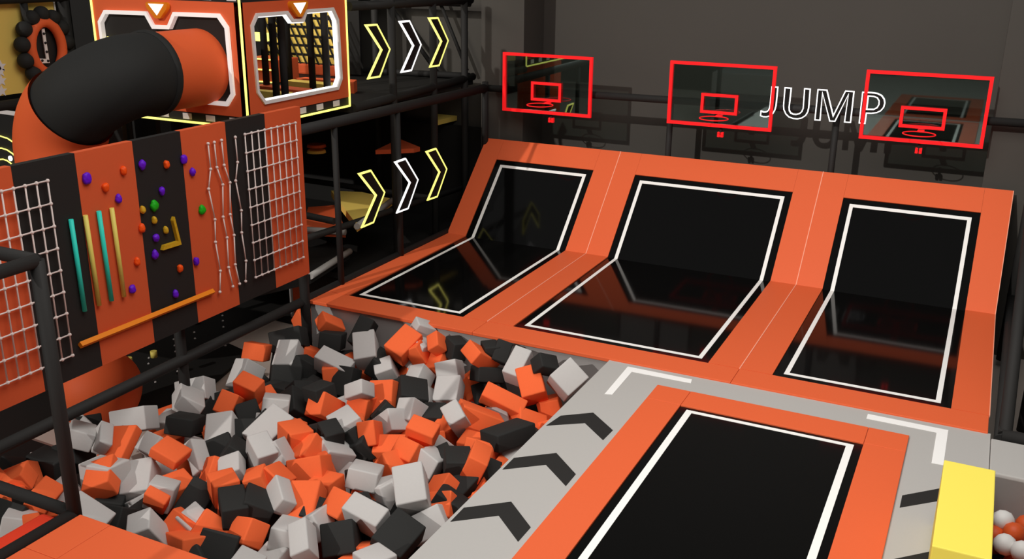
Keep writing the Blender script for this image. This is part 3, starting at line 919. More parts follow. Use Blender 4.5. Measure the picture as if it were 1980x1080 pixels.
# ---------------------------------------------------------------- far left: yellow wall, crawl hole, pattern panel
XY = -2.6
t = empty('star_panel', (XY, -1.2, 1.78), 'mustard yellow wall panel with white stars at the upper left edge', 'wall panel')
bm = bmesh.new(); box(bm, XY - .05, XY, -2.6, -.19, 1.775, 2.58); mk(bm, 'board', 'yellow_board', t)
for (u, v) in ((2, 128), (1, 138), (3, 156), (4, 176)):
    c = at(u, v, 'x', XY + .006)
    pts = []
    for k in range(10):
        r = .055 if k % 2 == 0 else .024
        a = k * math.pi / 5 + .3
        pts.append(c + Vector((0, r * math.cos(a), r * math.sin(a))))
    bm = bmesh.new(); prism(bm, pts, (-.006, 0, 0)); mk(bm, 'star', 'white', t)
bar('edge_strip', (XY + .01, -.195, 2.40), (XY + .01, -.195, 2.56), .008, 'white', t, 6)
frame('panel_frame', (XY, -1.2, 1.7), 'black pipe frame around the mustard yellow wall panel', 'frame', [
    ('top_beam', (XY + .08, -2.8, 2.60), (XY + .08, -.12, 2.60), .04), ('bottom_beam', (XY + .08, -2.8, 1.70), (XY + .08, -.2, 1.70), .045), ('post', (XY + .06, -.56, 1.7), (XY + .06, -.56, 2.6), .033), ('post', (XY + .05, -.13, -.7), (XY + .05, -.13, 3.3), .05)])
ch = Vector((XY + .06, -.42, 2.165))
t = empty('crawl_hole', ch, 'oval orange crawl hole ringed with black balls in the yellow wall', 'crawl hole')
bm = bmesh.new()
tube(bm, [ch + Vector((.05, .165 * math.cos(a), .225 * math.sin(a))) for a in [k * math.pi / 16 for k in range(32)]], .045, 12, closed=True)
mk(bm, 'padded_ring', 'orange_pipe', t, True)
for k in range(13):
    a = k * 2 * math.pi / 13 + .1
    bm = bmesh.new()
    bmesh.ops.create_uvsphere(bm, u_segments=20, v_segments=12, radius=.072, matrix=Matrix.Translation(ch + Vector((.03, .24 * math.cos(a), .295 * math.sin(a)))))
    mk(bm, 'ball', 'tube_black', t, True)
bm = bmesh.new()
prism(bm, [ch + Vector((.0, .15 * math.cos(a), .20 * math.sin(a))) for a in [k * math.pi / 12 for k in range(24)]], (-.02, 0, 0))
mk(bm, 'opening', 'black', t)
bm = bmesh.new()
q = [at(x / 8.31, y / 8.31, 'x', XY + .10) for x, y in ((672, 465), (715, 458), (800, 1010), (640, 1018), (632, 940), (748, 945))]
prism(bm, q, (-.01, 0, 0)); mk(bm, 'white_bracket', 'white', t)
bm = bmesh.new()
for x, y in ((705, 540), (730, 688), (752, 832), (680, 972), (773, 978)):
    bmesh.ops.create_uvsphere(bm, u_segments=10, v_segments=6, radius=.012, matrix=Matrix.Translation(at(x / 8.31, y / 8.31, 'x', XY + .102)))
mk(bm, 'black_dots', 'black', t)
# dark pattern panel below
t = empty('pattern_panel', (-3.2, -.2, .8), 'dark panel with yellow arcs and white dots left of the slide', 'wall panel')
YQ = -.20
A = at(42, 222, 'y', YQ)
bm = bmesh.new(); box(bm, -5.2, -1.9, YQ, YQ + .05, .1, at(20, 216, 'y', YQ).z); mk(bm, 'board', 'black', t)
bm = bmesh.new(); A = at(0, 214, 'y', YQ); B = at(44, 222, 'y', YQ)
prism(bm, [at(-300, 170, 'y', YQ - .01), at(60, 220, 'y', YQ - .01), at(60, 228, 'y', YQ - .01), at(-300, 178, 'y', YQ - .01)], (0, .01, 0)); mk(bm, 'white_strip', 'white', t)
cc = at(12, 345, 'y', YQ - .012)
for r in (.44, .315, .20):
    bm = bmesh.new()
    tube(bm, [cc + Vector((r * math.cos(a), 0, r * math.sin(a))) for a in [math.pi * k / 12 for k in range(13)]], .007, 6)
    mk(bm, 'yellow_arc', 'neon', t)
for u, v in ((32, 271), (20, 306), (57, 309)):
    bm = bmesh.new()
    c = at(u, v, 'y', YQ - .02)
    bmesh.ops.create_cone(bm, cap_ends=True, segments=20, radius1=.027, radius2=.027, depth=.01, matrix=Matrix.Translation(c) @ Matrix.Rotation(math.pi / 2, 4, 'X'))
    mk(bm, 'white_dot', 'neon_w', t)
bm = bmesh.new(); box(bm, -3.2, -2.2, .5, .56, 1.0, 3.3)
tag(mk(bm, 'dark_curtain', 'black'), 'dark panel in the gap between yellow wall and orange box', 'panel')
frame('tower_frame', (-2.4, .2, 1.5), 'dark pipes in the gap between the yellow wall and the orange box', 'frame', [('post', (-2.5 - .02, .25, -.7), (-2.52, .25, 3.3), .04), ('post', (-2.35, .3, -.7), (-2.35, .3, 3.3), .03)])

# ---------------------------------------------------------------- floor under the climbing wall
def mat_piece(px, z, label, rivets):
    P = [at(u, v, 'z', z) for u, v in px]
    t = empty('floor_mat', P[0], label, 'floor mat', 'black floor mats')
    bm = bmesh.new(); prism(bm, P, (0, 0, -.03)); mk(bm, 'mat', 'mat_black', t)
    if rivets:
        bm = bmesh.new()
        for u, v in rivets:
            bmesh.ops.create_uvsphere(bm, u_segments=8, v_segments=6, radius=.012, matrix=Matrix.Translation(at(u, v, 'z', z)))
        mk(bm, 'rivets', 'nose', t)


def fz(l): return [(200 + x / 6.75, 640 + y / 6.75) for x, y in l]


mat_piece([(-250, 960), (0, 866), (103, 812), (98, 740), (-250, 800)], -.7445, 'black floor mat under the near end of the climbing wall', None)
mat_piece([(45, 844), (116, 868), (240, 1000), (-250, 1100), (-200, 930)], -.745, 'black floor mat in the near corner behind the corner post', [(61, 876)])
mat_piece([(118, 806), (205, 700), (300, 560), (600, 500), (560, 592), (524, 612), (433, 659), (480, 680), (330, 810)], -.745, 'riveted black floor mat under the climbing wall',
          fz([(590, 425), (595, 350), (635, 585), (680, 665), (930, 190), (918, 108), (940, 268), (960, 437), (970, 523), (1222, 345), (1185, 15), (1195, 97), (740, 520)]) + [(430, 610), (431, 620), (432, 632), (436, 668)])
mat_piece([(524, 612), (600, 630), (640, 560), (560, 592)], -.745, 'black floor mat under the far end of the climbing wall', None)
bm = bmesh.new(); box(bm, -1.105, -.985, 1.12, 1.24, -.78, .10, .01)
tag(mk(bm, 'padded_column', 'orange_wall'), 'orange padded column behind the far corner of the pit', 'column')
bm = bmesh.new(); box(bm, -1.15, -1.107, 1.12, 1.20, -.78, .10, .005)
tag(mk(bm, 'padded_column', 'nose'), 'narrow pale column left of the orange padded column', 'column')
for u, v, lb in ((250, 703, 'short yellow peg under the climbing wall'), (298, 690, 'dark yellow peg in the shade under the climbing wall')):
    c = at(u, v, 'z', -.5)
    tag(bar('yellow_peg', c, c + Vector((0, 0, .06)), .03, 'y_bar'), lb, 'peg')

bm = bmesh.new(); box(bm, -.55, 1.25, -10.2, -9.0, -.75, .47, .03)
tag(mk(bm, 'padded_cube', 'fascia'), 'big grey padded cube far behind the viewer, mirrored in the middle backboard', 'padded cube')

# ---------------------------------------------------------------- foam pit
slab('floor', .0, 2.932, -3.52, .012, -.80, -.70, 'mat_black')

FOAM = [('W',(0.048, -1.626, -0.316),(0.265, 0.207, 0.142),[-0.703,0.561,-0.438,0.711,0.585,-0.391,0.037,-0.586,-0.809]),
('W',(-0.092, -1.4, -0.363),(0.26, 0.202, 0.189),[-0.891,-0.185,0.414,-0.37,0.825,-0.428,-0.262,-0.535,-0.803]),
('W',(-0.128, -2.009, -0.353),(0.292, 0.201, 0.18),[-0.908,-0.234,0.348,-0.35,0.881,-0.32,-0.231,-0.412,-0.881]),
('B',(0.345, -1.972, -0.293),(0.204, 0.266, 0.133),[-0.921,-0.39,0.008,-0.371,0.869,-0.327,0.121,-0.304,-0.945]),
('O',(0.116, -2.383, -0.326),(0.222, 0.084, 0.286),[-0.962,0.062,0.267,-0.199,0.511,-0.836,-0.188,-0.858,-0.479]),
('W',(0.042, -2.452, -0.258),(0.214, 0.098, 0.126),[-0.645,0.484,-0.592,0.705,0.676,-0.215,0.296,-0.556,-0.777]),
('W',(-0.103, -2.513, -0.242),(0.175, 0.135, 0.238),[0.648,-0.224,-0.728,0.627,-0.386,0.677,-0.432,-0.895,-0.11]),
('O',(0.703, -2.467, -0.2),(0.208, 0.191, 0.076),[-0.902,-0.173,-0.395,-0.164,0.985,-0.057,0.399,0.014,-0.917]),
('W',(0.421, -2.775, -0.288),(0.274, 0.19, 0.19),[0.994,0.107,-0.009,0.02,-0.095,0.995,0.106,-0.99,-0.097]),
('O',(0.471, -2.842, -0.267),(0.268, 0.139, 0.19),[-0.59,0.149,-0.793,0.772,0.393,-0.5,0.237,-0.907,-0.347]),
('W',(0.601, -2.654, -0.355),(0.198, 0.178, 0.26),[-0.85,-0.109,0.515,-0.499,0.48,-0.722,-0.169,-0.871,-0.462]),
('O',(1.004, -2.9, -0.251),(0.148, 0.072, 0.238),[-0.814,-0.018,-0.581,-0.312,0.857,0.409,0.491,0.514,-0.703]),
('W',(1.158, -3.118, -0.321),(0.162, 0.152, 0.277),[0.601,-0.796,0.069,-0.716,-0.498,0.489,-0.355,-0.343,-0.869]),
('B',(0.823, -3.101, -0.338),(0.185, 0.185, 0.259),[-0.043,0.122,-0.992,0.801,-0.589,-0.108,-0.597,-0.799,-0.072]),
('O',(0.324, -0.137, -0.142),(0.153, 0.228, 0.123),[-0.715,0.388,-0.582,0.621,0.735,-0.273,0.322,-0.556,-0.766]),
('B',(0.443, -0.269, -0.22),(0.197, 0.265, 0.147),[-0.915,-0.404,0.019,-0.39,0.868,-0.306,0.107,-0.288,-0.952]),
('W',(0.13, -0.501, -0.357),(0.19, 0.18, 0.265),[-0.949,-0.098,0.299,-0.302,0.551,-0.778,-0.089,-0.829,-0.552]),
('B',(0.004, -0.322, -0.282),(0.294, 0.223, 0.185),[-0.875,-0.259,0.409,-0.407,0.852,-0.329,-0.263,-0.455,-0.851]),
('O',(-0.104, -0.631, -0.298),(0.197, 0.259, 0.147),[-0.902,-0.431,0.009,-0.402,0.833,-0.381,0.157,-0.348,-0.924]),
('W',(0.041, -0.957, -0.384),(0.168, 0.216, 0.258),[-0.964,0.255,0.075,0.135,0.711,-0.69,-0.229,-0.655,-0.72]),
('O',(0.429, -1.351, -0.267),(0.141, 0.205, 0.26),[-0.003,-0.959,-0.284,-0.937,-0.096,0.335,-0.349,0.267,-0.898]),
('O',(0.379, -1.524, -0.324),(0.149, 0.263, 0.177),[-0.929,-0.363,-0.074,-0.239,0.739,-0.63,0.284,-0.567,-0.773]),
('W',(0.663, -0.551, -0.307),(0.154, 0.319, 0.19),[0.013,0.946,-0.323,0.934,0.104,0.343,0.358,-0.306,-0.882]),
('W',(0.703, -1.378, -0.34),(0.261, 0.204, 0.19),[-0.585,0.811,0.02,0.766,0.561,-0.313,-0.265,-0.168,-0.949]),
('W',(0.834, -0.323, -0.228),(0.193, 0.217, 0.289),[-0.848,-0.146,0.51,-0.504,0.52,-0.689,-0.165,-0.841,-0.515]),
('B',(0.733, -0.22, -0.117),(0.142, 0.186, 0.26),[-0.952,-0.271,-0.142,-0.12,0.758,-0.641,0.282,-0.593,-0.754]),
('W',(1.252, -0.159, -0.231),(0.158, 0.168, 0.26),[-0.923,0.121,-0.365,0.177,0.976,-0.123,0.341,-0.178,-0.923]),
('O',(1.442, -0.165, -0.099),(0.125, 0.116, 0.162),[-0.341,-0.795,0.501,-0.671,-0.167,-0.722,0.658,-0.583,-0.477]),
('O',(1.922, -0.283, -0.084),(0.189, 0.278, 0.125),[-0.816,0.262,-0.514,0.502,0.762,-0.409,0.284,-0.593,-0.754]),
('O',(1.435, -0.148, -0.278),(0.207, 0.155, 0.259),[-0.945,0.313,0.1,0.066,0.478,-0.876,-0.322,-0.82,-0.473]),
('W',(1.073, -0.372, -0.364),(0.158, 0.248, 0.155),[-0.81,0.021,0.587,-0.484,0.543,-0.687,-0.333,-0.84,-0.43]),
('W',(1.209, -0.973, -0.255),(0.123, 0.158, 0.187),[-0.396,0.242,-0.886,0.593,0.804,-0.046,0.701,-0.543,-0.462]),
('O',(1.312, -0.787, -0.374),(0.211, 0.141, 0.279),[-0.972,-0.023,0.236,-0.148,0.835,-0.529,-0.185,-0.549,-0.815]),
('W',(1.402, -0.415, -0.368),(0.161, 0.179, 0.26),[-0.932,0.351,0.091,0.111,0.516,-0.849,-0.345,-0.781,-0.52]),
('W',(1.64, -0.281, -0.278),(0.184, 0.27, 0.183),[-0.904,-0.205,0.376,-0.34,0.877,-0.34,-0.26,-0.436,-0.862]),
('W',(1.751, -0.505, -0.348),(0.205, 0.167, 0.24),[-0.962,-0.025,0.27,-0.239,0.551,-0.8,-0.129,-0.834,-0.536]),
('B',(1.976, -0.263, -0.233),(0.238, 0.124, 0.181),[0.642,0.089,-0.762,0.733,-0.363,0.575,-0.225,-0.927,-0.299]),
('O',(2.262, -0.546, -0.294),(0.132, 0.348, 0.172),[0.052,0.891,-0.452,0.811,0.226,0.54,0.583,-0.394,-0.71]),
('W',(1.671, -0.927, -0.371),(0.158, 0.247, 0.187),[-0.964,0.218,0.151,0.051,0.711,-0.702,-0.26,-0.669,-0.696]),
('W',(2.093, -0.977, -0.291),(0.174, 0.141, 0.26),[0.736,-0.675,-0.047,-0.483,-0.572,0.663,-0.474,-0.465,-0.747]),
('O',(2.402, -0.317, -0.214),(0.258, 0.193, 0.202),[0.524,-0.843,-0.126,-0.578,-0.46,0.675,-0.626,-0.281,-0.728]),
('W',(2.238, -0.229, -0.123),(0.148, 0.19, 0.26),[-0.986,-0.143,-0.082,-0.021,0.6,-0.8,0.164,-0.787,-0.595]),
('W',(2.679, -0.256, -0.139),(0.224, 0.216, 0.289),[0.476,0.779,-0.408,0.705,-0.06,0.707,0.526,-0.624,-0.578]),
('B',(2.553, -1.044, -0.285),(0.212, 0.353, 0.133),[-0.901,0.41,0.143,0.401,0.912,-0.089,-0.167,-0.022,-0.986]),
('B',(2.505, -1.671, -0.369),(0.221, 0.335, 0.17),[0.952,-0.272,-0.14,-0.176,-0.862,0.476,-0.25,-0.429,-0.868]),
('W',(2.387, -2.098, -0.225),(0.266, 0.199, 0.23),[0.517,-0.837,-0.183,-0.63,-0.516,0.58,-0.58,-0.184,-0.794]),
('O',(2.031, -1.38, -0.267),(0.138, 0.215, 0.26),[0.054,-0.959,-0.279,-0.93,-0.15,0.336,-0.364,0.241,-0.9]),
('O',(2.041, -1.518, -0.341),(0.195, 0.26, 0.148),[-0.971,0.149,-0.187,0.237,0.71,-0.663,0.034,-0.688,-0.725]),
('W',(1.968, -2.015, -0.279),(0.205, 0.25, 0.138),[-0.915,-0.396,-0.079,-0.356,0.883,-0.305,0.191,-0.251,-0.949]),
('O',(1.187, -1.753, -0.308),(0.263, 0.179, 0.19),[-0.862,0.507,-0.005,0.505,0.858,-0.093,-0.042,-0.082,-0.996]),
('O',(1.328, -1.836, -0.353),(0.241, 0.15, 0.218),[-0.913,0.382,0.145,0.011,0.378,-0.926,-0.408,-0.843,-0.35]),
('O',(1.516, -2.017, -0.356),(0.259, 0.186, 0.186),[-0.92,-0.149,0.364,-0.285,0.89,-0.357,-0.27,-0.432,-0.861]),
('W',(1.182, -2.114, -0.278),(0.211, 0.151, 0.26),[0.806,-0.482,-0.343,-0.429,-0.875,0.224,-0.408,-0.033,-0.912]),
('W',(1.066, -2.285, -0.317),(0.156, 0.121, 0.169),[-0.798,0.051,0.601,-0.506,0.486,-0.713,-0.329,-0.872,-0.362]),
('W',(0.588, -1.854, -0.363),(0.201, 0.18, 0.262),[-0.872,-0.157,0.463,-0.465,0.562,-0.684,-0.153,-0.812,-0.563]),
('O',(1.759, -2.393, -0.348),(0.208, 0.151, 0.277),[-0.952,-0.057,0.302,-0.287,0.519,-0.805,-0.111,-0.853,-0.51]),
('O',(2.035, -2.353, -0.312),(0.19, 0.175, 0.17),[0.943,-0.161,0.29,-0.316,-0.705,0.635,0.102,-0.69,-0.716]),
('W',(2.254, -2.41, -0.285),(0.143, 0.265, 0.19),[0.121,0.98,-0.158,0.906,-0.044,0.42,0.405,-0.194,-0.893]),
('B',(2.491, -2.44, -0.355),(0.22, 0.268, 0.17),[0.918,-0.123,-0.377,0.005,-0.948,0.319,-0.396,-0.295,-0.869]),
('W',(1.926, -2.746, -0.319),(0.259, 0.201, 0.142),[-0.389,0.917,-0.084,0.889,0.35,-0.296,-0.242,-0.19,-0.951]),
('W',(2.105, -2.849, -0.251),(0.229, 0.123, 0.138),[0.609,-0.783,0.129,-0.703,-0.457,0.546,-0.368,-0.423,-0.828]),
('O',(1.649, -2.813, -0.348),(0.232, 0.138, 0.165),[-0.888,0.457,0.041,0.299,0.643,-0.705,-0.349,-0.614,-0.708]),
('B',(2.189, -2.59, -0.381),(0.202, 0.28, 0.204),[-0.845,-0.275,0.458,-0.508,0.681,-0.527,-0.167,-0.678,-0.715]),
('W',(1.647, -2.482, -0.266),(0.244, 0.114, 0.122),[-0.734,0.435,-0.521,0.645,0.687,-0.335,0.212,-0.582,-0.785]),
('B',(1.394, -1.608, -0.308),(0.148, 0.184, 0.17),[0.562,0.81,-0.167,0.827,-0.545,0.139,0.022,-0.216,-0.976]),
('W',(0.861, -1.649, -0.373),(0.331, 0.213, 0.17),[0.204,0.933,-0.297,0.889,-0.05,0.455,0.41,-0.356,-0.84]),
('B',(1.53, -2.592, -0.32),(0.197, 0.26, 0.17),[0.733,0.561,-0.384,0.494,-0.828,-0.265,-0.467,0.004,-0.884]),
('B',(1.442, -2.697, -0.296),(0.163, 0.26, 0.17),[0.677,0.73,-0.095,0.735,-0.676,0.043,-0.033,-0.099,-0.995]),
('W',(0.854, -3.315, -0.198),(0.258, 0.19, 0.17),[0.793,0.331,-0.512,0.263,-0.943,-0.202,-0.549,0.025,-0.835]),
('W',(0.404, -2.321, -0.308),(0.189, 0.149, 0.17),[0.972,-0.131,0.195,-0.223,-0.774,0.592,0.073,-0.619,-0.782]),
('W',(0.722, -2.238, -0.345),(0.128, 0.087, 0.258),[-0.188,-0.71,0.679,-0.875,-0.193,-0.444,0.447,-0.677,-0.585]),
('W',(0.931, -2.787, -0.287),(0.167, 0.189, 0.17),[0.845,0.509,-0.165,0.442,-0.838,-0.321,-0.301,0.198,-0.933]),
('B',(0.948, -1.135, -0.276),(0.188, 0.189, 0.17),[0.3,0.941,0.159,0.952,-0.306,0.017,0.064,0.146,-0.987]),
('O',(1.154, -0.219, -0.148),(0.197, 0.278, 0.17),[0.936,-0.28,-0.213,-0.121,-0.826,0.551,-0.33,-0.489,-0.807]),
('B',(1.591, -0.104, -0.14),(0.138, 0.168, 0.17),[0.535,0.824,-0.185,0.833,-0.551,-0.044,-0.138,-0.131,-0.982]),
('B',(1.057, -0.148, -0.305),(0.188, 0.173, 0.17),[0.129,0.734,-0.666,0.978,-0.205,-0.036,-0.163,-0.647,-0.745]),
('B',(0.977, -0.324, -0.326),(0.178, 0.26, 0.17),[0.778,0.343,-0.527,0.31,-0.938,-0.153,-0.547,-0.044,-0.836]),
('B',(1.511, -0.684, -0.342),(0.228, 0.263, 0.17),[0.759,0.532,-0.375,0.588,-0.808,0.044,-0.279,-0.254,-0.926]),
('O',(2.192, -0.836, -0.336),(0.342, 0.196, 0.17),[0.728,0.628,-0.274,0.524,-0.768,-0.367,-0.441,0.124,-0.889]),
('O',(1.582, -1.376, -0.358),(0.134, 0.258, 0.187),[-0.892,-0.268,0.363,-0.406,0.829,-0.385,-0.198,-0.491,-0.848]),
('B',(2.437, -1.59, -0.288),(0.183, 0.26, 0.17),[0.84,0.541,-0.049,0.537,-0.841,-0.069,-0.078,0.032,-0.996]),
('O',(2.564, -1.551, -0.251),(0.14, 0.26, 0.17),[0.866,0.315,-0.387,0.281,-0.949,-0.144,-0.413,0.016,-0.911]),
('W',(1.932, -3.169, -0.301),(0.165, 0.19, 0.17),[0.873,0.349,-0.341,0.281,-0.931,-0.235,-0.399,0.11,-0.91]),
('W',(2.593, -2.833, -0.276),(0.187, 0.183, 0.17),[0.928,-0.371,0.02,-0.369,-0.927,-0.07,0.044,0.057,-0.997]),
('O',(1.236, -2.551, -0.284),(0.189, 0.172, 0.17),[-0.836,0.548,-0.029,0.548,0.836,0.013,0.031,-0.005,-1.0]),
('O',(1.419, -2.43, -0.263),(0.132, 0.182, 0.17),[0.807,0.524,0.274,0.508,-0.851,0.131,0.302,0.034,-0.953]),
('O',(1.464, -2.327, -0.291),(0.189, 0.175, 0.17),[-0.13,0.848,-0.513,0.956,-0.03,-0.291,-0.262,-0.529,-0.807]),
('B',(0.958, -2.134, -0.312),(0.16, 0.19, 0.17),[0.719,0.485,-0.498,0.363,-0.873,-0.326,-0.593,0.054,-0.803]),
('W',(1.253, -2.045, -0.292),(0.19, 0.19, 0.17),[-0.278,0.608,-0.744,0.913,-0.074,-0.401,-0.299,-0.791,-0.534]),
('W',(1.396, -1.415, -0.311),(0.191, 0.26, 0.17),[0.532,0.824,0.197,0.778,-0.567,0.269,0.333,0.01,-0.943]),
('O',(1.005, -1.154, -0.376),(0.166, 0.26, 0.19),[-0.962,0.203,0.181,0.026,0.731,-0.682,-0.271,-0.652,-0.708]),
('O',(0.249, -3.125, -0.319),(0.152, 0.189, 0.17),[0.752,0.391,-0.53,0.346,-0.919,-0.188,-0.561,-0.042,-0.827]),
('O',(-0.047, -3.073, -0.302),(0.182, 0.134, 0.17),[-0.617,0.349,-0.705,0.786,0.291,-0.545,0.015,-0.891,-0.454]),
('O',(0.577, -3.468, -0.285),(0.095, 0.19, 0.17),[0.593,0.805,-0.003,0.803,-0.591,-0.076,-0.062,0.043,-0.997]),
('O',(0.854, -2.591, -0.41),(0.18, 0.18, 0.25),[0.919,0.267,0.29,-0.267,0.963,-0.042,-0.291,-0.039,0.956]),
('B',(1.036, -2.606, -0.41),(0.18, 0.18, 0.25),[0.497,0.866,0.055,-0.524,0.249,0.815,0.692,-0.434,0.577]),
('O',(1.369, -3.035, -0.41),(0.18, 0.18, 0.25),[0.143,0.375,0.916,-0.307,0.897,-0.319,-0.941,-0.236,0.243]),
('O',(1.18, -2.935, -0.41),(0.18, 0.18, 0.25),[0.828,-0.456,0.327,0.171,0.759,0.628,-0.535,-0.463,0.707]),
('W',(1.263, -2.857, -0.41),(0.18, 0.18, 0.25),[0.597,-0.02,-0.802,-0.071,0.994,-0.078,0.799,0.103,0.593]),
('B',(1.558, -2.95, -0.41),(0.18, 0.18, 0.25),[0.185,-0.088,-0.979,-0.667,0.72,-0.191,0.722,0.688,0.074]),
('B',(0.29, -0.749, -0.41),(0.18, 0.18, 0.25),[-0.155,0.683,0.714,0.438,-0.601,0.669,0.886,0.416,-0.206]),
('B',(0.377, -0.546, -0.41),(0.18, 0.18, 0.25),[0.275,-0.071,-0.959,0.328,0.944,0.024,0.904,-0.321,0.283]),
('O',(0.693, -0.607, -0.41),(0.18, 0.18, 0.25),[-0.811,0.564,-0.155,-0.581,-0.808,0.098,-0.07,0.169,0.983]),
('B',(0.808, -0.602, -0.41),(0.18, 0.18, 0.25),[0.993,-0.095,-0.076,0.12,0.852,0.509,0.016,-0.514,0.857]),
('O',(0.445, -1.256, -0.41),(0.18, 0.18, 0.25),[0.562,0.767,0.31,-0.227,-0.218,0.949,0.795,-0.604,0.051]),
('B',(0.352, -1.285, -0.41),(0.18, 0.18, 0.25),[0.277,0.169,0.946,-0.867,0.469,0.17,-0.415,-0.867,0.276]),
('B',(0.628, -1.001, -0.41),(0.18, 0.18, 0.25),[0.489,0.467,0.736,-0.493,0.845,-0.208,-0.719,-0.262,0.644]),
('O',(0.721, -0.367, -0.41),(0.18, 0.18, 0.25),[0.992,-0.07,0.106,0.057,0.992,0.115,-0.113,-0.108,0.988]),
('B',(0.709, -1.179, -0.41),(0.18, 0.18, 0.25),[0.305,-0.752,-0.584,0.682,-0.255,0.685,-0.664,-0.608,0.435]),
('O',(-0.349, 0.407, -0.41),(0.18, 0.18, 0.25),[0.713,-0.574,0.404,-0.442,0.08,0.893,-0.545,-0.815,-0.196]),
('W',(1.23, -0.034, -0.05),(0.13, 0.13, 0.18),[-0.483,-0.684,0.547,-0.147,0.679,0.72,-0.863,0.267,-0.428]),
('O',(0.792, -0.307, -0.41),(0.18, 0.18, 0.25),[0.855,-0.459,-0.243,0.382,0.238,0.893,-0.352,-0.856,0.379]),
('O',(1.811, -0.2, -0.41),(0.18, 0.18, 0.25),[0.774,-0.001,0.633,-0.123,0.981,0.151,-0.621,-0.195,0.759]),
('B',(1.972, -0.201, -0.05),(0.13, 0.13, 0.18),[0.02,0.76,0.65,-0.015,0.65,-0.76,-1.0,0.006,0.025]),
('O',(1.289, -0.223, -0.2),(0.13, 0.13, 0.18),[0.887,-0.168,-0.43,0.076,0.972,-0.223,0.455,0.165,0.875]),
('B',(1.553, -1.435, -0.41),(0.18, 0.18, 0.25),[0.839,0.439,-0.322,0.153,0.377,0.913,0.522,-0.816,0.25]),
('O',(1.197, -0.915, -0.41),(0.18, 0.18, 0.25),[-0.097,0.989,0.111,-0.252,0.083,-0.964,-0.963,-0.122,0.241]),
('W',(1.575, -1.095, -0.41),(0.18, 0.18, 0.25),[-0.417,0.531,0.738,-0.863,-0.486,-0.138,0.285,-0.694,0.661]),
('O',(2.045, -1.298, -0.41),(0.18, 0.18, 0.25),[0.318,-0.892,-0.32,0.931,0.23,0.283,-0.179,-0.388,0.904]),
('W',(2.102, -1.285, -0.41),(0.18, 0.18, 0.25),[0.886,0.22,-0.409,-0.432,0.712,-0.553,0.17,0.667,0.726]),
('O',(2.413, -1.157, -0.41),(0.18, 0.18, 0.25),[-0.006,0.114,0.993,-0.42,0.901,-0.106,-0.907,-0.418,0.042]),
('W',(2.168, -1.532, -0.41),(0.18, 0.18, 0.25),[0.932,0.064,0.357,-0.169,0.948,0.271,-0.321,-0.313,0.894]),
('B',(2.107, -0.766, -0.41),(0.18, 0.18, 0.25),[0.443,0.108,-0.89,0.089,0.982,0.164,0.892,-0.152,0.425]),
('B',(2.201, -1.455, -0.41),(0.18, 0.18, 0.25),[0.245,-0.676,0.695,0.239,0.737,0.633,-0.94,0.011,0.342]),
('O',(1.943, -1.678, -0.41),(0.18, 0.18, 0.25),[0.732,0.301,0.611,-0.317,0.945,-0.086,-0.604,-0.13,0.787]),
('O',(2.543, -1.547, -0.41),(0.18, 0.18, 0.25),[0.849,-0.455,0.267,0.45,0.36,-0.817,0.276,0.815,0.51]),
('B',(1.99, -0.24, -0.41),(0.18, 0.18, 0.25),[0.007,0.505,0.863,-0.804,-0.51,0.305,0.594,-0.696,0.403]),
('B',(2.482, -0.252, -0.05),(0.13, 0.13, 0.18),[0.709,0.512,0.484,-0.113,-0.595,0.796,0.696,-0.619,-0.364]),
('O',(1.842, -0.18, -0.41),(0.18, 0.18, 0.25),[-0.729,0.345,0.591,-0.123,0.783,-0.609,-0.673,-0.517,-0.528]),
('B',(2.063, -0.185, -0.05),(0.13, 0.13, 0.18),[0.865,-0.5,0.038,0.379,0.701,0.604,-0.328,-0.508,0.796]),
('W',(2.144, -1.979, -0.41),(0.18, 0.18, 0.25),[0.744,-0.621,-0.246,0.655,0.75,0.091,0.128,-0.229,0.965]),
('B',(2.511, -1.413, -0.41),(0.18, 0.18, 0.25),[0.52,-0.177,-0.835,-0.302,0.877,-0.374,0.799,0.447,0.402]),
('B',(2.559, -1.916, -0.41),(0.18, 0.18, 0.25),[0.466,-0.228,-0.855,0.195,0.969,-0.153,0.863,-0.095,0.496]),
('B',(0.683, -2.015, -0.41),(0.18, 0.18, 0.25),[0.575,-0.503,0.645,-0.219,0.666,0.714,-0.788,-0.552,0.273]),
('B',(1.514, -1.455, -0.41),(0.18, 0.18, 0.25),[0.824,0.086,-0.56,-0.137,0.989,-0.05,0.55,0.118,0.827]),
('B',(0.503, -1.483, -0.41),(0.18, 0.18, 0.25),[0.56,0.591,-0.581,0.818,-0.285,0.499,0.129,-0.755,-0.643]),
('B',(0.82, -1.573, -0.41),(0.18, 0.18, 0.25),[0.108,-0.27,0.957,-0.584,-0.796,-0.159,0.805,-0.541,-0.244]),
('W',(1.463, -1.693, -0.41),(0.18, 0.18, 0.25),[0.437,-0.828,-0.352,0.283,0.498,-0.82,0.854,0.259,0.452]),
('B',(0.697, -1.689, -0.41),(0.18, 0.18, 0.25),[-0.396,-0.648,-0.651,0.505,0.438,-0.744,0.767,-0.623,0.153]),
('O',(1.393, -2.58, -0.41),(0.18, 0.18, 0.25),[0.967,0.146,-0.209,-0.225,0.103,-0.969,-0.12,0.984,0.133]),
('O',(1.387, -2.829, -0.41),(0.18, 0.18, 0.25),[0.104,-0.675,-0.73,0.805,0.488,-0.337,0.584,-0.553,0.594]),
('B',(1.524, -2.512, -0.41),(0.18, 0.18, 0.25),[0.708,0.689,0.156,-0.663,0.573,0.482,0.243,-0.444,0.862]),
('B',(1.887, -2.39, -0.41),(0.18, 0.18, 0.25),[-0.178,-0.333,-0.926,0.92,0.277,-0.277,0.349,-0.901,0.258]),
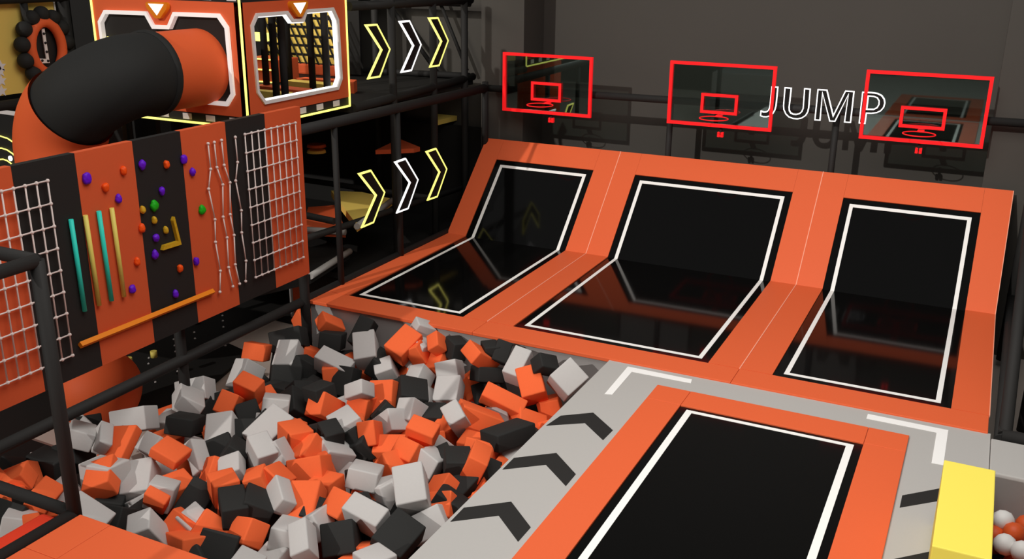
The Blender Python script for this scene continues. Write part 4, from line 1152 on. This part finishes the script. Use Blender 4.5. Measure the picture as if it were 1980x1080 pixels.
('W',(1.907, -2.516, -0.41),(0.18, 0.18, 0.25),[0.569,-0.08,0.818,-0.057,0.989,0.137,-0.82,-0.125,0.559]),
('O',(0.939, -2.308, -0.41),(0.18, 0.18, 0.25),[0.805,0.585,-0.099,-0.375,0.631,0.679,0.46,-0.51,0.727]),
('W',(2.144, -2.012, -0.41),(0.18, 0.18, 0.25),[0.887,0.287,-0.362,-0.29,0.956,0.048,0.36,0.063,0.931]),
('O',(2.033, -2.015, -0.41),(0.18, 0.18, 0.25),[-0.067,-0.186,-0.98,0.887,-0.461,0.027,-0.457,-0.868,0.196]),
('B',(2.27, -2.294, -0.41),(0.18, 0.18, 0.25),[0.468,0.056,-0.882,0.558,0.755,0.345,0.685,-0.653,0.322]),
('W',(2.539, -2.156, -0.41),(0.18, 0.18, 0.25),[0.245,-0.624,-0.742,-0.807,0.292,-0.513,0.537,0.725,-0.432]),
('O',(2.497, -1.963, -0.41),(0.18, 0.18, 0.25),[-0.284,0.062,-0.957,0.724,0.669,-0.172,0.629,-0.741,-0.235]),
('B',(2.084, -2.277, -0.41),(0.18, 0.18, 0.25),[0.728,0.682,0.073,-0.683,0.73,-0.004,-0.056,-0.047,0.997]),
('O',(2.471, -1.791, -0.41),(0.18, 0.18, 0.25),[0.851,0.013,-0.525,-0.248,0.891,-0.38,0.463,0.453,0.762]),
('B',(-0.206, -2.711, -0.41),(0.18, 0.18, 0.25),[-0.105,-0.081,-0.991,0.994,-0.02,-0.104,-0.012,-0.996,0.083]),
('B',(-0.292, -2.954, -0.41),(0.18, 0.18, 0.25),[0.958,-0.04,0.284,-0.104,0.875,0.474,-0.267,-0.483,0.834]),
('O',(-0.156, -2.949, -0.41),(0.18, 0.18, 0.25),[0.695,-0.44,-0.568,0.649,0.725,0.232,0.31,-0.53,0.789]),
('O',(-0.013, -3.182, -0.41),(0.18, 0.18, 0.25),[0.988,0.001,-0.152,0.044,0.955,0.294,0.145,-0.298,0.944]),
('W',(0.254, -3.329, -0.41),(0.18, 0.18, 0.25),[0.743,0.071,0.666,0.606,0.354,-0.713,-0.286,0.933,0.22]),
('B',(0.119, -3.306, -0.41),(0.18, 0.18, 0.25),[-0.075,-0.228,-0.971,0.824,0.534,-0.19,0.561,-0.814,0.148]),
('B',(-0.156, -2.546, -0.41),(0.18, 0.18, 0.25),[0.859,-0.497,0.123,0.375,0.447,-0.812,0.349,0.743,0.571]),
('O',(0.177, -3.085, -0.41),(0.18, 0.18, 0.25),[0.359,-0.354,0.864,0.895,0.392,-0.211,-0.264,0.849,0.458]),
('W',(0.23, -2.938, -0.41),(0.18, 0.18, 0.25),[-0.356,0.316,0.88,-0.802,0.379,-0.461,-0.479,-0.87,0.118]),
('B',(-0.403, -2.2, -0.41),(0.18, 0.18, 0.25),[0.566,-0.457,0.687,0.824,0.351,-0.445,-0.037,0.818,0.575]),
('W',(-0.367, -2.311, -0.41),(0.18, 0.18, 0.25),[0.06,0.948,-0.313,0.544,-0.295,-0.786,-0.837,-0.123,-0.533]),
('B',(0.094, -3.127, -0.41),(0.18, 0.18, 0.25),[0.428,-0.062,0.902,-0.868,-0.308,0.391,0.254,-0.949,-0.186]),
('O',(-0.229, -3.091, -0.41),(0.18, 0.18, 0.25),[-0.272,0.853,0.445,-0.861,-0.008,-0.509,-0.43,-0.522,0.737]),
]

def foam_mesh(d, m):
    bm = bmesh.new()
    box(bm, -d[0] / 2, d[0] / 2, -d[1] / 2, d[1] / 2, -d[2] / 2, d[2] / 2, .011)
    bmesh.ops.recalc_face_normals(bm, faces=bm.faces)
    me = bpy.data.meshes.new('foam_block'); bm.to_mesh(me); bm.free()
    for p in me.polygons: p.use_smooth = True
    me.materials.append(MT[m])
    try: me.set_sharp_from_angle(angle=math.radians(70))
    except Exception: pass
    return me


CN = {'O': ('orange', 'orange_foam'), 'W': ('light grey', 'grey_foam'), 'B': ('black', 'black_foam')}
blocks = []
for c, p, d, q in FOAM:
    mw = Matrix(((q[0], q[1], q[2]), (q[3], q[4], q[5]), (q[6], q[7], q[8]))).to_quaternion().to_matrix().to_4x4()
    mw.translation = Vector(p)
    blocks.append([c, mw, d])
rf = random.Random(11)
for lay, (n0, zz) in enumerate(((80, -.60), (60, -.47))):
    k = 0
    tries = 0
    while k < n0 and tries < 4000:
        tries += 1
        x, y = rf.uniform(-.05 if lay else -.25, 2.72), rf.uniform(-3.32, -.18)
        if lay and x > 2.35 and False: continue
        p = Vector((x, y, zz + rf.uniform(-.03, .02)))
        if x < .15 and y < -2.5: continue
        if min((p - b[1].translation).length for b in blocks) < (.165 if lay == 0 else .17): continue
        mw = Matrix.Rotation(rf.uniform(0, 6.28), 4, Vector((rf.gauss(0, 1), rf.gauss(0, 1), rf.gauss(0, 1))).normalized())
        mw.translation = p
        blocks.append([rf.choice('OWBOB'), mw, (.18, .18, .25)])
        k += 1
GEN = {}
lab = {}
objs = []
for c, mw, d in blocks:
    key = (c, tuple(d))
    if key not in GEN: GEN[key] = foam_mesh(d, CN[c][1])
    o = bpy.data.objects.new('foam_block', GEN[key])
    COL.objects.link(o)
    o.matrix_world = mw
    x, y, z = mw.translation
    xs = 'near climbing wall' if x < .35 else 'left of centre' if x < 1.0 else 'mid pit' if x < 1.65 else 'right of centre' if x < 2.25 else 'beside walkway'
    ys = 'by far fascia' if y > -.45 else 'far half' if y > -1.2 else 'halfway back' if y > -2.0 else 'near half' if y > -2.7 else 'near edge'
    up = max((abs((mw.to_3x3() @ Vector(e)).z), i) for i, e in enumerate(((1, 0, 0), (0, 1, 0), (0, 0, 1))))
    long_up = abs((mw.to_3x3() @ Vector([1 if i == max(range(3), key=lambda i: d[i]) else 0 for i in range(3)])).z)
    ps = 'upright' if long_up > .8 else 'flat' if up[0] > .93 else 'tilted' if up[0] > .72 else 'tipped'
    ds = 'on top' if z > -.42 else 'half buried'
    lab.setdefault('%s %s foam block, %s, %s, %s' % (ps, CN[c][0], ds, xs, ys), []).append(o)
ORD = {1: [''], 2: [', left one', ', right one'], 3: [', leftmost', ', middle', ', rightmost'], 4: [', leftmost', ', second from left', ', third from left', ', rightmost']}
for L, os_ in lab.items():
    os_.sort(key=lambda o: (o.matrix_world.translation - CAM).dot(RT) / (o.matrix_world.translation - CAM).dot(FW))
    for k, o in enumerate(os_):
        tag(o, L + (ORD[len(os_)][k] if len(os_) <= 4 else ', number %d from left' % (k + 1)), 'foam block', 'foam blocks in the pit')
